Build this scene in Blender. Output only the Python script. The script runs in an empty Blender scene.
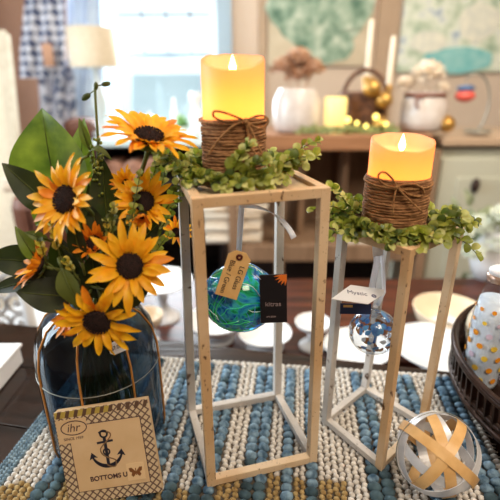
import bpy, math, random
from mathutils import Vector, Matrix, noise
random.seed(7)
S = bpy.context.scene
COL = S.collection
V = Vector
PI = math.pi

# ------------------------------------------------------------ camera, world, lights, exposure
F, PITCH, ROLL, H = 426.1854, 0.3715, 0.0055, 0.453
cd = bpy.data.cameras.new('camera'); cam = bpy.data.objects.new('camera', cd); COL.objects.link(cam)
cd.sensor_width = 36; cd.lens = 36 * F / 500; cd.clip_start = 0.02
cam.matrix_world = Matrix.Translation((0, 0, H)) @ Matrix.Rotation(PI / 2 - PITCH, 4, 'X') @ Matrix.Rotation(-ROLL, 4, 'Z')
cd.dof.use_dof = True; cd.dof.focus_distance = 0.49; cd.dof.aperture_fstop = 3.3
S.camera = cam

w = bpy.data.worlds.new('daylight'); S.world = w; w.use_nodes = True
bg = w.node_tree.nodes['Background']; bg.inputs[0].default_value = (0.86, 0.94, 1.0, 1); bg.inputs[1].default_value = 1.55

def area(name, loc, target, size, power, color, sy=None):
    l = bpy.data.lights.new(name, 'AREA'); l.energy = power; l.color = color; l.size = size
    if sy: l.shape = 'RECTANGLE'; l.size_y = sy
    o = bpy.data.objects.new(name, l); COL.objects.link(o); o.location = loc
    o.rotation_euler = (V(target) - V(loc)).to_track_quat('-Z', 'Y').to_euler()
    return o
area('overhead_fill_light', (0.5, -0.5, 1.6), (0.1, 0.6, 0.1), 0.6, 18, (1.0, 0.84, 0.66))  # added unseen warm fill above and behind the camera
area('side_fill_light', (-2.4, 0.9, 0.9), (0.0, 0.5, 0.0), 1.3, 62, (0.80, 0.92, 1.0), 1.4)  # added cool fill from the left; the left wall has no window
area('back_window_light', (-0.75, 3.1, 0.75), (0.0, 0.5, 0.0), 0.9, 44, (0.86, 0.94, 1.0), 1.0)
area('background_fill_light', (0.9, 1.0, 1.65), (0.6, 2.6, 0.2), 0.8, 36, (1.0, 0.88, 0.72))  # added unseen warm fill for the back of the room
S.view_settings.view_transform = 'Standard'; S.view_settings.look = 'None'
S.view_settings.exposure = 0.42; S.view_settings.gamma = 1; S.view_settings.use_curve_mapping = False

# ------------------------------------------------------------ pixel -> point helpers
def ray(px, py):
    u2 = px - 250; v2 = 250 - py
    u = u2 * math.cos(ROLL) + v2 * math.sin(ROLL); v = -u2 * math.sin(ROLL) + v2 * math.cos(ROLL)
    return V((u, v * math.sin(PITCH) + F * math.cos(PITCH), v * math.cos(PITCH) - F * math.sin(PITCH)))
def onz(px, py, z=0.0):
    d = ray(px, py); return V((0, 0, H)) + d * ((z - H) / d.z)
def at(px, py, Y):
    d = ray(px, py); return V((0, 0, H)) + d * (Y / d.y)

# ------------------------------------------------------------ materials
def srgb(r, g, b):
    f = lambda c: (c / 255 / 12.92) if c / 255 <= .04045 else ((c / 255 + .055) / 1.055) ** 2.4
    return (f(r), f(g), f(b), 1)
def mat(name, c1, c2=None, scale=20, rough=.6, bump=0, metal=0, trans=0, ior=1.45, pos=(.35, .65), emit=None, es=0, alpha=None,
        detail=4, stretch=None, spec=None, sss=0, coat=0, sheen=0):
    m = bpy.data.materials.new(name); m.use_nodes = True
    nt = m.node_tree; b = nt.nodes['Principled BSDF']
    b.inputs['Base Color'].default_value = c1; b.inputs['Roughness'].default_value = rough
    b.inputs['Metallic'].default_value = metal; b.inputs['Transmission Weight'].default_value = trans
    b.inputs['IOR'].default_value = ior
    if spec is not None: b.inputs['Specular IOR Level'].default_value = spec
    if sss:
        b.inputs['Subsurface Weight'].default_value = sss; b.inputs['Subsurface Radius'].default_value = (.02, .01, .004); b.inputs['Subsurface Scale'].default_value = 1
    if coat: b.inputs['Coat Weight'].default_value = coat; b.inputs['Coat Roughness'].default_value = .05
    if emit: b.inputs['Emission Color'].default_value = emit; b.inputs['Emission Strength'].default_value = es
    tc = nt.nodes.new('ShaderNodeTexCoord')
    n = nt.nodes.new('ShaderNodeTexNoise'); n.inputs['Scale'].default_value = scale; n.inputs['Detail'].default_value = detail
    if stretch:
        mp = nt.nodes.new('ShaderNodeMapping'); mp.inputs['Scale'].default_value = stretch
        nt.links.new(tc.outputs['Object'], mp.inputs[0]); nt.links.new(mp.outputs[0], n.inputs['Vector'])
    else: nt.links.new(tc.outputs['Object'], n.inputs['Vector'])
    if c2:
        r = nt.nodes.new('ShaderNodeValToRGB'); r.color_ramp.elements[0].position = pos[0]; r.color_ramp.elements[1].position = pos[1]
        r.color_ramp.elements[0].color = c1; r.color_ramp.elements[1].color = c2
        nt.links.new(n.outputs['Fac'], r.inputs[0]); nt.links.new(r.outputs[0], b.inputs['Base Color'])
    if bump:
        bp = nt.nodes.new('ShaderNodeBump'); bp.inputs['Strength'].default_value = bump; bp.inputs['Distance'].default_value = .002
        nt.links.new(n.outputs['Fac'], bp.inputs['Height']); nt.links.new(bp.outputs[0], b.inputs['Normal'])
    return m

def ramp_noise_layer(m, scale, color, lo, hi, stretch=None):
    """paint chips of another colour over a material"""
    nt = m.node_tree; b = nt.nodes['Principled BSDF']
    tc = nt.nodes.new('ShaderNodeTexCoord'); n = nt.nodes.new('ShaderNodeTexNoise'); n.inputs['Scale'].default_value = scale; n.inputs['Detail'].default_value = 6
    if stretch:
        mp = nt.nodes.new('ShaderNodeMapping'); mp.inputs['Scale'].default_value = stretch
        nt.links.new(tc.outputs['Object'], mp.inputs[0]); nt.links.new(mp.outputs[0], n.inputs['Vector'])
    else: nt.links.new(tc.outputs['Object'], n.inputs['Vector'])
    r = nt.nodes.new('ShaderNodeValToRGB'); r.color_ramp.elements[0].position = lo; r.color_ramp.elements[1].position = hi
    r.color_ramp.elements[0].color = (0, 0, 0, 1); r.color_ramp.elements[1].color = (1, 1, 1, 1)
    mx = nt.nodes.new('ShaderNodeMixRGB'); nt.links.new(n.outputs['Fac'], r.inputs[0]); nt.links.new(r.outputs[0], mx.inputs[0])
    old = b.inputs['Base Color'].links
    if old: nt.links.new(old[0].from_socket, mx.inputs[1])
    else: mx.inputs[1].default_value = b.inputs['Base Color'].default_value
    mx.inputs[2].default_value = color
    nt.links.new(mx.outputs[0], b.inputs['Base Color'])
    return m

def thin_leaf(name, c1, c2, scale=40, tcol=None, tw=.35, rough=.45):
    m = mat(name, c1, c2, scale, rough, bump=.3)
    nt = m.node_tree; b = nt.nodes['Principled BSDF']; out = nt.nodes['Material Output']
    t = nt.nodes.new('ShaderNodeBsdfTranslucent'); t.inputs[0].default_value = tcol or c2
    mx = nt.nodes.new('ShaderNodeMixShader'); mx.inputs[0].default_value = tw
    nt.links.new(b.outputs[0], mx.inputs[1]); nt.links.new(t.outputs[0], mx.inputs[2]); nt.links.new(mx.outputs[0], out.inputs[0])
    return m

def clear_glass(name, color, gloss=.15, rough=.02, emit=None):
    """thin pane: see-through with a fresnel reflection"""
    m = bpy.data.materials.new(name); m.use_nodes = True; nt = m.node_tree; nt.nodes.remove(nt.nodes['Principled BSDF'])
    out = nt.nodes['Material Output']
    t = nt.nodes.new('ShaderNodeBsdfTransparent'); t.inputs[0].default_value = color
    g = nt.nodes.new('ShaderNodeBsdfGlossy'); g.inputs['Roughness'].default_value = rough
    lw0 = nt.nodes.new('ShaderNodeLayerWeight'); lw0.inputs[0].default_value = .5
    pw = nt.nodes.new('ShaderNodeMath'); pw.operation = 'POWER'; nt.links.new(lw0.outputs['Facing'], pw.inputs[0]); pw.inputs[1].default_value = 3.5
    lw = nt.nodes.new('ShaderNodeMath'); lw.operation = 'MULTIPLY_ADD'; nt.links.new(pw.outputs[0], lw.inputs[0]); lw.inputs[1].default_value = gloss; lw.inputs[2].default_value = .035
    mx = nt.nodes.new('ShaderNodeMixShader')
    nt.links.new(lw.outputs[0], mx.inputs[0]); nt.links.new(t.outputs[0], mx.inputs[1]); nt.links.new(g.outputs[0], mx.inputs[2]); nt.links.new(mx.outputs[0], out.inputs[0])
    return m

M = {}
M['paint'] = mat('distressed_cream_warm_lit', srgb(202, 164, 120), srgb(222, 196, 162), 9, .55, .3, pos=(.42, .62))  # chipped cream paint with the warm front light put into its colour
ramp_noise_layer(M['paint'], 150, srgb(96, 64, 38), .64, .70, (1, 1, .5)); ramp_noise_layer(M['paint'], 420, srgb(122, 86, 54), .66, .72)
M['paint_cool_lit'] = mat('worn_paint_cool_lit', srgb(176, 168, 160), srgb(208, 202, 196), 12, .5, .3)  # same chipped paint, window light on the rear bars put into its colour
ramp_noise_layer(M['paint_cool_lit'], 140, srgb(78, 54, 38), .64, .70, (.5, .5, .5)); ramp_noise_layer(M['paint_cool_lit'], 340, srgb(110, 90, 70), .67, .72)
M['shelf_board'] = mat('tan_board', srgb(196, 160, 118), srgb(222, 196, 158), 14, .6, .3)
def wax_mat():
    m = bpy.data.materials.new('lit_ivory_wax'); m.use_nodes = True; nt = m.node_tree; b = nt.nodes['Principled BSDF']; out = nt.nodes['Material Output']
    b.inputs['Base Color'].default_value = srgb(244, 216, 180); b.inputs['Roughness'].default_value = .45
    t = nt.nodes.new('ShaderNodeBsdfTranslucent'); t.inputs[0].default_value = (1.0, .37, .05, 1)
    mx = nt.nodes.new('ShaderNodeMixShader'); mx.inputs[0].default_value = .62
    nt.links.new(b.outputs[0], mx.inputs[1]); nt.links.new(t.outputs[0], mx.inputs[2]); nt.links.new(mx.outputs[0], out.inputs[0])
    return m
M['wax'] = wax_mat()
M['flame'] = mat('flame_glow', (1, .8, .4, 1), emit=(1, .72, .28, 1), es=9)
M['jute'] = mat('jute_twine', srgb(112, 72, 40), srgb(176, 128, 84), 120, .9, 1.0, stretch=(1, 1, 4))
M['jute_cord'] = mat('jute_cord', srgb(126, 86, 48), srgb(170, 124, 78), 300, .9, .8)
M['leafA'] = thin_leaf('eucalyptus_green', srgb(98, 108, 36), srgb(168, 170, 74), 60, srgb(170, 190, 60), .25)
M['leafB'] = thin_leaf('eucalyptus_dark', srgb(50, 66, 30), srgb(102, 116, 52), 60, srgb(110, 140, 40), .2)
M['leafC'] = thin_leaf('eucalyptus_pale', srgb(160, 164, 84), srgb(208, 204, 132), 60, srgb(190, 200, 90), .25)
M['twig'] = mat('twig_brown', srgb(84, 72, 38), rough=.7)
M['ribbon'] = thin_leaf('white_satin_ribbon', srgb(246, 247, 250), srgb(240, 242, 246), 60, (.95, .96, 1, 1), .45)
M['kraft'] = mat('kraft_card', srgb(214, 168, 104), srgb(226, 184, 122), 60, .8)
M['blackcard'] = mat('black_card', srgb(24, 20, 24), rough=.45)
M['orange_print'] = mat('orange_print', srgb(232, 120, 40), rough=.6)
M['grey_print'] = mat('grey_print', srgb(150, 130, 130), rough=.6)
M['ink'] = mat('dark_ink', srgb(30, 24, 30), rough=.7)
M['grey_ink'] = mat('grey_ink', srgb(120, 120, 140), rough=.7)
M['whitecard'] = mat('white_card', srgb(240, 240, 244), rough=.6)
M['navycard'] = mat('navy_card', srgb(28, 44, 86), rough=.5)
M['rivet'] = mat('dark_red_eyelet', srgb(80, 22, 18), rough=.4)
M['dark_wood'] = mat('dark_walnut_planks', srgb(18, 11, 8), srgb(50, 31, 22), 6, .2, .25, stretch=(1.2, 14, 14), coat=.35)
M['red_wood'] = mat('reddish_wood', srgb(44, 20, 13), srgb(96, 46, 28), 5, .35, .2, stretch=(1, 12, 12))
M['milk'] = mat('milk_glass', srgb(240, 242, 244), srgb(232, 234, 238), 5, .15, sss=0)
M['cream_china'] = mat('cream_china', srgb(236, 216, 188), srgb(228, 206, 176), 5, .25)
M['vase_glass'] = None

def principled_glass(name, color, rough=0.0, ior=1.3):
    return mat(name, color, rough=rough, trans=1.0, ior=ior)
M['vase_glass'] = clear_glass('smoky_blue_glass', (.42, .51, .58, 1), .55, .02)
M['clear'] = clear_glass('clear_glass', (.86, .89, .92, 1), .85, .02)
M['pane'] = clear_glass('window_glass', (.97, .99, 1, 1), .2, .01)
M['gold_rib'] = mat('gold_wire', srgb(206, 140, 70), rough=.3, metal=.5)
M['bronze'] = mat('dark_bronze', srgb(40, 28, 24), srgb(70, 50, 42), 40, .35, .3, metal=.6)

# ------------------------------------------------------------ mesh builder
class MB:
    def __init__(s): s.v = []; s.f = []; s.m = []; s.sm = []
    def add(s, vs, fs, mi=0, smooth=True):
        b = len(s.v); s.v += [V(p) for p in vs]
        for f in fs: s.f.append([b + i for i in f]); s.m.append(mi); s.sm.append(smooth)
    def box(s, c, d, R=None, mi=0, bev=0):
        c = V(c); hx, hy, hz = d[0] / 2, d[1] / 2, d[2] / 2
        R = R or Matrix.Identity(3)
        if bev <= 0:
            P = [(x * hx, y * hy, z * hz) for x in (-1, 1) for y in (-1, 1) for z in (-1, 1)]
            fs = [(0, 1, 3, 2), (4, 6, 7, 5), (0, 4, 5, 1), (2, 3, 7, 6), (0, 2, 6, 4), (1, 5, 7, 3)]
            s.add([c + R @ V(p) for p in P], fs, mi, False); return
        import bmesh
        bm = bmesh.new(); bmesh.ops.create_cube(bm, size=1)
        for v in bm.verts: v.co = V((v.co.x * d[0], v.co.y * d[1], v.co.z * d[2]))
        bmesh.ops.bevel(bm, geom=list(bm.edges), offset=bev, segments=2, affect='EDGES', profile=.5)
        bm.verts.index_update()
        s.add([c + R @ v.co for v in bm.verts], [[v.index for v in f.verts] for f in bm.faces], mi, False); bm.free()
    def beam(s, p0, p1, w, h, u, mi=0, bev=.0008):
        p0, p1 = V(p0), V(p1); z = (p1 - p0).normalized(); u = V(u); x = (u - z * u.dot(z)).normalized(); y = z.cross(x)
        R = Matrix((x, y, z)).transposed()
        s.box((p0 + p1) / 2, (w, h, (p1 - p0).length), R, mi, bev)
    def tube(s, pts, r, n=8, mi=0, caps=True, closed=False, flat=None):
        pts = [V(p) for p in pts]; k = len(pts)
        rr = r if isinstance(r, (list, tuple)) else [r] * k
        prev = None; vs = []
        for i, p in enumerate(pts):
            if closed: t = (pts[(i + 1) % k] - pts[i - 1]).normalized()
            else: t = (pts[min(i + 1, k - 1)] - pts[max(i - 1, 0)]).normalized()
            if prev is None:
                a = V((0, 0, 1)) if abs(t.z) < .9 else V((1, 0, 0))
                prev = (a - t * a.dot(t)).normalized()
            prev = (prev - t * prev.dot(t))
            prev = prev.normalized() if prev.length > 1e-6 else t.orthogonal().normalized()
            q = t.cross(prev)
            for j in range(n):
                an = 2 * PI * j / n; vs.append(p + (prev * math.cos(an) + q * math.sin(an)) * rr[i])
        fs = []
        for i in range(k if closed else k - 1):
            for j in range(n):
                a = i * n + j; b = i * n + (j + 1) % n; i2 = (i + 1) % k
                fs.append((a, b, i2 * n + (j + 1) % n, i2 * n + j))
        if caps and not closed: fs.append(list(range(n))[::-1]); fs.append([(k - 1) * n + j for j in range(n)])
        s.add(vs, fs, mi)
    def lathe(s, prof, n=32, c=(0, 0, 0), mi=0, R=None, capb=False):
        c = V(c); vs = []; fs = []
        for (r, z) in prof:
            for j in range(n):
                a = 2 * PI * j / n; p = V((r * math.cos(a), r * math.sin(a), z)); vs.append(c + (R @ p if R else p))
        for i in range(len(prof) - 1):
            for j in range(n): fs.append((i * n + j, i * n + (j + 1) % n, (i + 1) * n + (j + 1) % n, (i + 1) * n + j))
        if capb: fs.append(list(range(n))[::-1]); fs.append([(len(prof) - 1) * n + j for j in range(n)])
        s.add(vs, fs, mi)
    def ell(s, c, r, R=None, n=8, m=6, mi=0, wob=0):
        c = V(c); r = V(r) if not isinstance(r, (int, float)) else V((r, r, r)); vs = []; fs = []
        def P(a, b):
            p = V((math.cos(a) * math.sin(b) * r.x, math.sin(a) * math.sin(b) * r.y, math.cos(b) * r.z))
            if wob: p *= 1 + wob * noise.noise(p * (3 / max(r)) + c * 17)
            return c + (R @ p if R else p)
        vs.append(P(0, 0))
        for i in range(1, m):
            for j in range(n): vs.append(P(2 * PI * j / n, PI * i / m))
        vs.append(P(0, PI)); L = len(vs) - 1
        for j in range(n):
            fs.append((0, 1 + j, 1 + (j + 1) % n)); fs.append((L, L - n + (j + 1) % n, L - n + j))
            for i in range(m - 2):
                a = 1 + i * n; fs.append((a + j, a + n + j, a + n + (j + 1) % n, a + (j + 1) % n))
        s.add(vs, fs, mi)
    def blade(s, base, tip, width, up, bend=.1, fold=.15, n=8, k=4, mi=0, shape='leaf', twist=0, wave=0):
        """leaf or petal: curved, folded sheet from base to tip, 'up' = face direction"""
        base, tip, up = V(base), V(tip), V(up); d = tip - base; L = d.length; t = d / L
        nrm = (up - t * up.dot(t)).normalized(); sd = t.cross(nrm); vs = []; fs = []; ph = random.random() * 9
        for i in range(n + 1):
            a = i / n
            if shape == 'leaf': wd = math.sin(PI * min(1, a ** .75)) ** .85
            elif shape == 'petal': wd = (.35 + .65 * math.sin(PI * min(1, a * .62 + .12))) * (1 - a ** 5) ** .8
            elif shape == 'round': wd = math.sqrt(max(0, 1 - (2 * a - 1) ** 2)) ** .9 + .08 * (1 - a)
            else: wd = 1
            wd = max(wd, .02) * width / 2
            ce = base + d * a + nrm * (bend * L * math.sin(PI * a))
            for j in range(k + 1):
                b = 2 * j / k - 1
                vs.append(ce + sd * (b * wd) + nrm * (abs(b) * fold * wd * 2 + wave * L * .03 * math.sin(a * 11 + ph) * b))
        for i in range(n):
            for j in range(k):
                q = i * (k + 1) + j; fs.append((q, q + 1, q + k + 2, q + k + 1))
        s.add(vs, fs, mi)
    def strip(s, pts, width, side, thick=.0006, mi=0):
        pts = [V(p) for p in pts]; vs = []; fs = []; k = len(pts)
        for i, p in enumerate(pts):
            t = (pts[min(i + 1, k - 1)] - pts[max(i - 1, 0)]).normalized()
            sd = side[i] if isinstance(side, list) else side
            x = (V(sd) - t * V(sd).dot(t)).normalized(); y = t.cross(x)
            for a, b in ((-1, -1), (1, -1), (1, 1), (-1, 1)): vs.append(p + x * a * width / 2 + y * b * thick / 2)
        for i in range(k - 1):
            for j in range(4): fs.append((i * 4 + j, i * 4 + (j + 1) % 4, i * 4 + 4 + (j + 1) % 4, i * 4 + 4 + j))
        fs.append((3, 2, 1, 0)); fs.append([(k - 1) * 4 + j for j in range(4)])
        s.add(vs, fs, mi)
    def poly(s, pts2, z0, z1, fn, mi=0):
        """flat outline extruded from z0 to z1; fn maps (x,y,z) to a point"""
        n = len(pts2); vs = [fn(x, y, z0) for x, y in pts2] + [fn(x, y, z1) for x, y in pts2]
        fs = [list(range(n))[::-1], [n + i for i in range(n)]] + [(i, (i + 1) % n, n + (i + 1) % n, n + i) for i in range(n)]
        s.add(vs, fs, mi, False)

def wloc(o):
    p = V((0, 0, 0))
    while o: p += V(o.location); o = o.parent
    return p
def props(o, label=None, cat=None, group=None, kind=None):
    if label: o['label'] = label
    if cat: o['category'] = cat
    if group: o['group'] = group
    if kind: o['kind'] = kind
    return o
def build(name, mb, mats, parent=None, label=None, cat=None, group=None, kind=None, loc=None, local=False):
    me = bpy.data.meshes.new(name)
    if loc is None and parent is None:
        if local: loc = V((0, 0, 0))
        else:
            xs = [v.x for v in mb.v]; ys = [v.y for v in mb.v]; loc = V(((min(xs) + max(xs)) / 2, (min(ys) + max(ys)) / 2, min(v.z for v in mb.v)))
    off = V((0, 0, 0)) if local else (wloc(parent) if parent else V(loc))
    me.from_pydata([tuple(v - off) for v in mb.v], [], mb.f)
    mats = mats if isinstance(mats, (list, tuple)) else [mats]
    for m in mats: me.materials.append(M[m] if isinstance(m, str) else m)
    me.polygons.foreach_set('material_index', mb.m); me.polygons.foreach_set('use_smooth', mb.sm); me.update()
    o = bpy.data.objects.new(name, me); COL.objects.link(o)
    if parent: o.parent = parent
    else: o.location = loc
    return props(o, label, cat, group, kind)
def thing(name, label, cat, loc=(0, 0, 0), group=None, mtx=None):
    o = bpy.data.objects.new(name, None); COL.objects.link(o); o.empty_display_size = .02
    if mtx is not None: o.matrix_world = mtx
    else: o.location = loc
    return props(o, label, cat, group)
def text_mesh(name, body, size, m, parent, mtx, ext=.0002, label=None, bold=0):
    """mtx is local to parent"""
    cu = bpy.data.curves.new(name, 'FONT'); cu.body = body; cu.size = size; cu.extrude = ext; cu.offset = bold; cu.align_x = 'CENTER'; cu.align_y = 'CENTER'
    t = bpy.data.objects.new(name, cu); COL.objects.link(t)
    bpy.context.view_layer.update()
    me = bpy.data.meshes.new_from_object(t.evaluated_get(bpy.context.evaluated_depsgraph_get()))
    bpy.data.objects.remove(t); me.transform(mtx); me.materials.clear(); me.materials.append(M[m])
    o = bpy.data.objects.new(name, me); COL.objects.link(o); o.parent = parent
    if label: o['label'] = label
    return o
def bez(p0, p1, p2, p3, n=10):
    p0, p1, p2, p3 = V(p0), V(p1), V(p2), V(p3)
    return [p0 * (1 - t) ** 3 + p1 * 3 * t * (1 - t) ** 2 + p2 * 3 * t * t * (1 - t) + p3 * t ** 3 for t in [i / n for i in range(n + 1)]]
def point_light(name, loc, power, color, r):
    l = bpy.data.lights.new(name, 'POINT'); l.energy = power; l.color = color; l.shadow_soft_size = r
    o = bpy.data.objects.new(name, l); COL.objects.link(o); o.location = loc; return o

# ============================================================ THE SETTING
FL = -0.75
WY = 3.2
M['wall'] = mat('warm_plaster', srgb(206, 184, 164), srgb(214, 194, 174), 2, .9)
M['floor'] = mat('brown_floorboards', srgb(70, 40, 26), srgb(116, 70, 46), 4, .4, stretch=(1, 10, 1))
M['white_trim'] = mat('white_window_paint', srgb(226, 236, 240), rough=.5)
M['grey_trim'] = mat('blue_grey_trim', srgb(150, 168, 180), srgb(164, 180, 190), 3, .7)
mb = MB(); mb.box((0, .2, FL - .02), (6.6, 6.2, .04)); build('floor', mb, 'floor', kind='structure')
wl = at(112, 100, WY).x; wr = at(219, 60, WY).x; wb = at(160, 142, WY).z; wt = 1.45
mb = MB()
mb.box(((-3.2 + wl) / 2, WY + .06, .5), (wl + 3.2, .12, 2.5)); mb.box(((3.2 + wr) / 2, WY + .06, .5), (3.2 - wr, .12, 2.5))
mb.box(((wl + wr) / 2, WY + .06, (FL + wb) / 2), (wr - wl, .12, wb - FL)); mb.box(((wl + wr) / 2, WY + .06, (wt + 1.75) / 2), (wr - wl, .12, 1.75 - wt))
build('wall_back', mb, 'wall', kind='structure')
mb = MB(); mb.box((-3.26, .2, .5), (.12, 6.2, 2.5)); build('wall_left', mb, 'wall', kind='structure')
mb = MB(); mb.box((3.26, .2, .5), (.12, 6.2, 2.5)); build('wall_right', mb, 'wall', kind='structure')
mb = MB(); mb.box((0, -2.86, .5), (6.6, .12, 2.5)); build('wall_front', mb, 'wall', kind='structure')
M['ceiling'] = mat('white_ceiling', srgb(226, 220, 210), rough=.9)
mb = MB(); mb.box((0, .2, 1.79), (6.6, 6.2, .08)); build('ceiling', mb, 'ceiling', kind='structure')
win = thing('window_1', None, None, (wl, WY, wb)); win['kind'] = 'structure'

mb = MB(); fw = .045
for x in (wl + fw / 2, wr - fw / 2): mb.box((x, WY + .03, (wb + wt) / 2), (fw, .08, wt - wb))
for z in (wb + fw / 2, wt - fw / 2): mb.box(((wl + wr) / 2, WY + .03, z), (wr - wl, .08, fw))
build('window_frame', mb, 'white_trim', win)
mb = MB(); zr = at(160, 55, WY).z; mb.box(((wl + wr) / 2, WY + .03, zr), (wr - wl - .09, .05, .035))
build('sash_rail', mb, 'grey_trim', win)
mb = MB(); zm = at(160, 14, WY).z; mb.box(((wl + wr) / 2, WY + .03, zm), (wr - wl - .09, .02, .022))
for q in (142, 166, 190): mb.box((at(q, 30, WY).x, WY + .03, (zr + wt) / 2), (.012, .02, wt - zr))
build('muntin', mb, 'grey_trim', win)
mb = MB(); mb.box(((wl + wr) / 2, WY + .045, (wb + wt) / 2), (wr - wl - .06, .004, wt - wb - .06)); build('pane', mb, 'pane', win)
mb = MB(); mb.box(((wl + wr) / 2, WY - .05, wb - .015), (wr - wl + .12, .14, .03)); build('window_sill', mb, 'white_trim', win)
mb = MB(); x0 = at(217, 40, WY - .03).x; x1 = at(232, 40, WY - .03).x; mb.box(((x0 + x1) / 2, WY - .012, .45), (x1 - x0, .024, 2.0)); build('trim_1', mb, 'grey_trim', kind='structure')
# wall post strips between the pictures
M['taupe'] = mat('taupe_trim', srgb(176, 150, 124), srgb(186, 160, 134), 4, .7)
mb = MB(); x0 = at(258, 40, WY).x; x1 = at(266, 40, WY).x; mb.box(((x0 + x1) / 2, WY - .012, .5), (x1 - x0, .024, 2.0)); build('trim_2', mb, 'taupe', kind='structure')
mb = MB(); x0 = at(376, 40, WY).x; x1 = at(396, 40, WY).x; mb.box(((x0 + x1) / 2, WY - .012, .5), (x1 - x0, .024, 2.0)); build('trim_3', mb, 'taupe', kind='structure')
# the neighbouring house beyond the window
M['siding'] = mat('pale_blue_siding', srgb(176, 194, 198), srgb(188, 204, 206), 1.5, .8)
M['bright_roof'] = mat('white_eave', srgb(240, 246, 250), rough=.7)
nb = thing('neighbouring_house', 'pale blue-grey house wall seen blurred through the window', 'house', (-1.5, 6.6, FL))
mb = MB(); zt = at(160, 74, 6.5).z
for k in range(14): mb.box((-1.4, 6.6 - .01 * (k % 2), FL + (zt - FL) * (k + .5) / 14), (4.5, .1, (zt - FL) / 14))
build('wall', mb, 'siding', nb)
mb = MB(); mb.box((-1.4, 6.5, (zt + at(160, 60, 6.4).z) / 2), (4.6, .3, at(160, 60, 6.4).z - zt)); build('eave', mb, 'bright_roof', nb)

# ============================================================ BACKGROUND FURNITURE
M['side_top'] = mat('brown_sideboard_wood', srgb(142, 98, 66), srgb(170, 122, 86), 4, .5, stretch=(1, 10, 10))
M['side_body'] = mat('taupe_brown_wood', srgb(128, 100, 76), srgb(156, 126, 100), 4, .6, stretch=(6, 6, 1))
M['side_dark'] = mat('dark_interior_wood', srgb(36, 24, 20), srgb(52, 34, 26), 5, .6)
SY = 1.9; zt0 = at(300, 135, SY).z; zt1 = at(300, 151, SY).z
xl = at(230, 140, SY).x; xr = at(432, 140, SY).x
sb = thing('sideboard', 'long brown wooden open sideboard with shelves behind the candle stands', 'sideboard', ((xl + xr) / 2, SY + .22, FL))
mb = MB(); mb.box(((xl + xr) / 2, SY + .22, (zt0 + zt1) / 2), (xr - xl, .46, zt0 - zt1), bev=.006); build('top', mb, 'side_top', sb)
zs0 = at(300, 246, SY).z; zs1 = at(300, 262, SY).z
mb = MB(); mb.box(((xl + xr) / 2, SY + .22, (zs0 + zs1) / 2), (xr - xl - .03, .43, zs0 - zs1), bev=.004); build('shelf', mb, 'side_body', sb)
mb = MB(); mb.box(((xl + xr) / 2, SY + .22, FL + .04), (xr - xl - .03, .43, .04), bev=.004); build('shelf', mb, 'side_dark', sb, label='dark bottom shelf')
mb = MB(); mb.box(((xl + xr) / 2, SY + .44, (zs0 + zt1) / 2), (xr - xl - .02, .02, zt1 - zs0)); build('back_panel', mb, 'side_body', sb)
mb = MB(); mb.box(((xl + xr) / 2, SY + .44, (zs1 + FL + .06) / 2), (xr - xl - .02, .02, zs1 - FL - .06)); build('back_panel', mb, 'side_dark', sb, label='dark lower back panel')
for q in (233, 281, 430):
    x = at(q, 200, SY).x
    mb = MB(); mb.box((x, SY + .03, (FL + zt1) / 2), (.045, .05, zt1 - FL), bev=.003); build('post', mb, 'side_body', sb)
for q in (306, 352, 396):
    mb = MB(); x = at(q, 200, SY).x; mb.box((x, SY + .3, (zs0 + zt1) / 2), (.03, .26, zt1 - zs0), bev=.003); build('divider', mb, 'side_body', sb)

M['mint'] = mat('pale_mint_cabinet', srgb(178, 180, 164), srgb(190, 190, 172), 3, .6)
x0 = xr + .05; x1 = 2.3
cb = thing('painted_cabinet', 'pale grey-green painted cabinet at the right end of the sideboard', 'cabinet', ((x0 + x1) / 2, SY + .24, FL))
mb = MB(); mb.box(((x0 + x1) / 2, SY + .26, (FL + zt1) / 2), (x1 - x0, .44, zt1 - FL)); build('body', mb, 'mint', cb)
mb = MB(); mb.box(((x0 + x1) / 2, SY + .25, (zt0 + zt1) / 2), (x1 - x0, .5, (zt0 - zt1) * .5), bev=.004); build('top', mb, 'taupe', cb)
for i in range(2):
    a = x0 + .02 + i * .6; d = build('door', (lambda m: (m.box((a + .28, SY + .03, (FL + zt1) / 2), (.56, .02, zt1 - FL - .08), bev=.004), m.box((a + .28, SY + .018, (FL + zt1) / 2), (.4, .008, zt1 - FL - .25), bev=.003), m)[-1])(MB()), 'mint', cb)
    mb = MB(); mb.ell((at(475, 190, SY).x if i == 0 else a + .07, SY + .002, .02), (.02, .018, .035)); build('handle', mb, 'side_dark', d)

# pictures on the wall
def picture_mat(name, cols, scale, seed):
    m = bpy.data.materials.new(name); m.use_nodes = True; nt = m.node_tree; b = nt.nodes['Principled BSDF']; b.inputs['Roughness'].default_value = .8
    tc = nt.nodes.new('ShaderNodeTexCoord'); mp = nt.nodes.new('ShaderNodeMapping'); mp.inputs['Location'].default_value = (seed, seed, seed)
    n = nt.nodes.new('ShaderNodeTexNoise'); n.inputs['Scale'].default_value = scale; n.inputs['Detail'].default_value = 3
    r = nt.nodes.new('ShaderNodeValToRGB')
    while len(r.color_ramp.elements) < len(cols): r.color_ramp.elements.new(.5)
    for i, c in enumerate(cols): r.color_ramp.elements[i].position = .3 + .4 * i / (len(cols) - 1); r.color_ramp.elements[i].color = c
    nt.links.new(tc.outputs['Object'], mp.inputs[0]); nt.links.new(mp.outputs[0], n.inputs['Vector']); nt.links.new(n.outputs['Fac'], r.inputs[0]); nt.links.new(r.outputs[0], b.inputs['Base Color'])
    return m
M['pic_ground'] = mat('cream_canvas', srgb(214, 200, 174), srgb(200, 184, 156), 6, .8)
M['pic_green'] = picture_mat('painted_foliage', [srgb(92, 124, 104), srgb(130, 156, 134), srgb(170, 188, 166), srgb(206, 214, 196)], 12, 3)
M['pic_pale'] = picture_mat('painted_pale_bloom', [srgb(140, 166, 142), srgb(190, 204, 180), srgb(232, 236, 220), srgb(150, 170, 190)], 9, 8)
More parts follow.
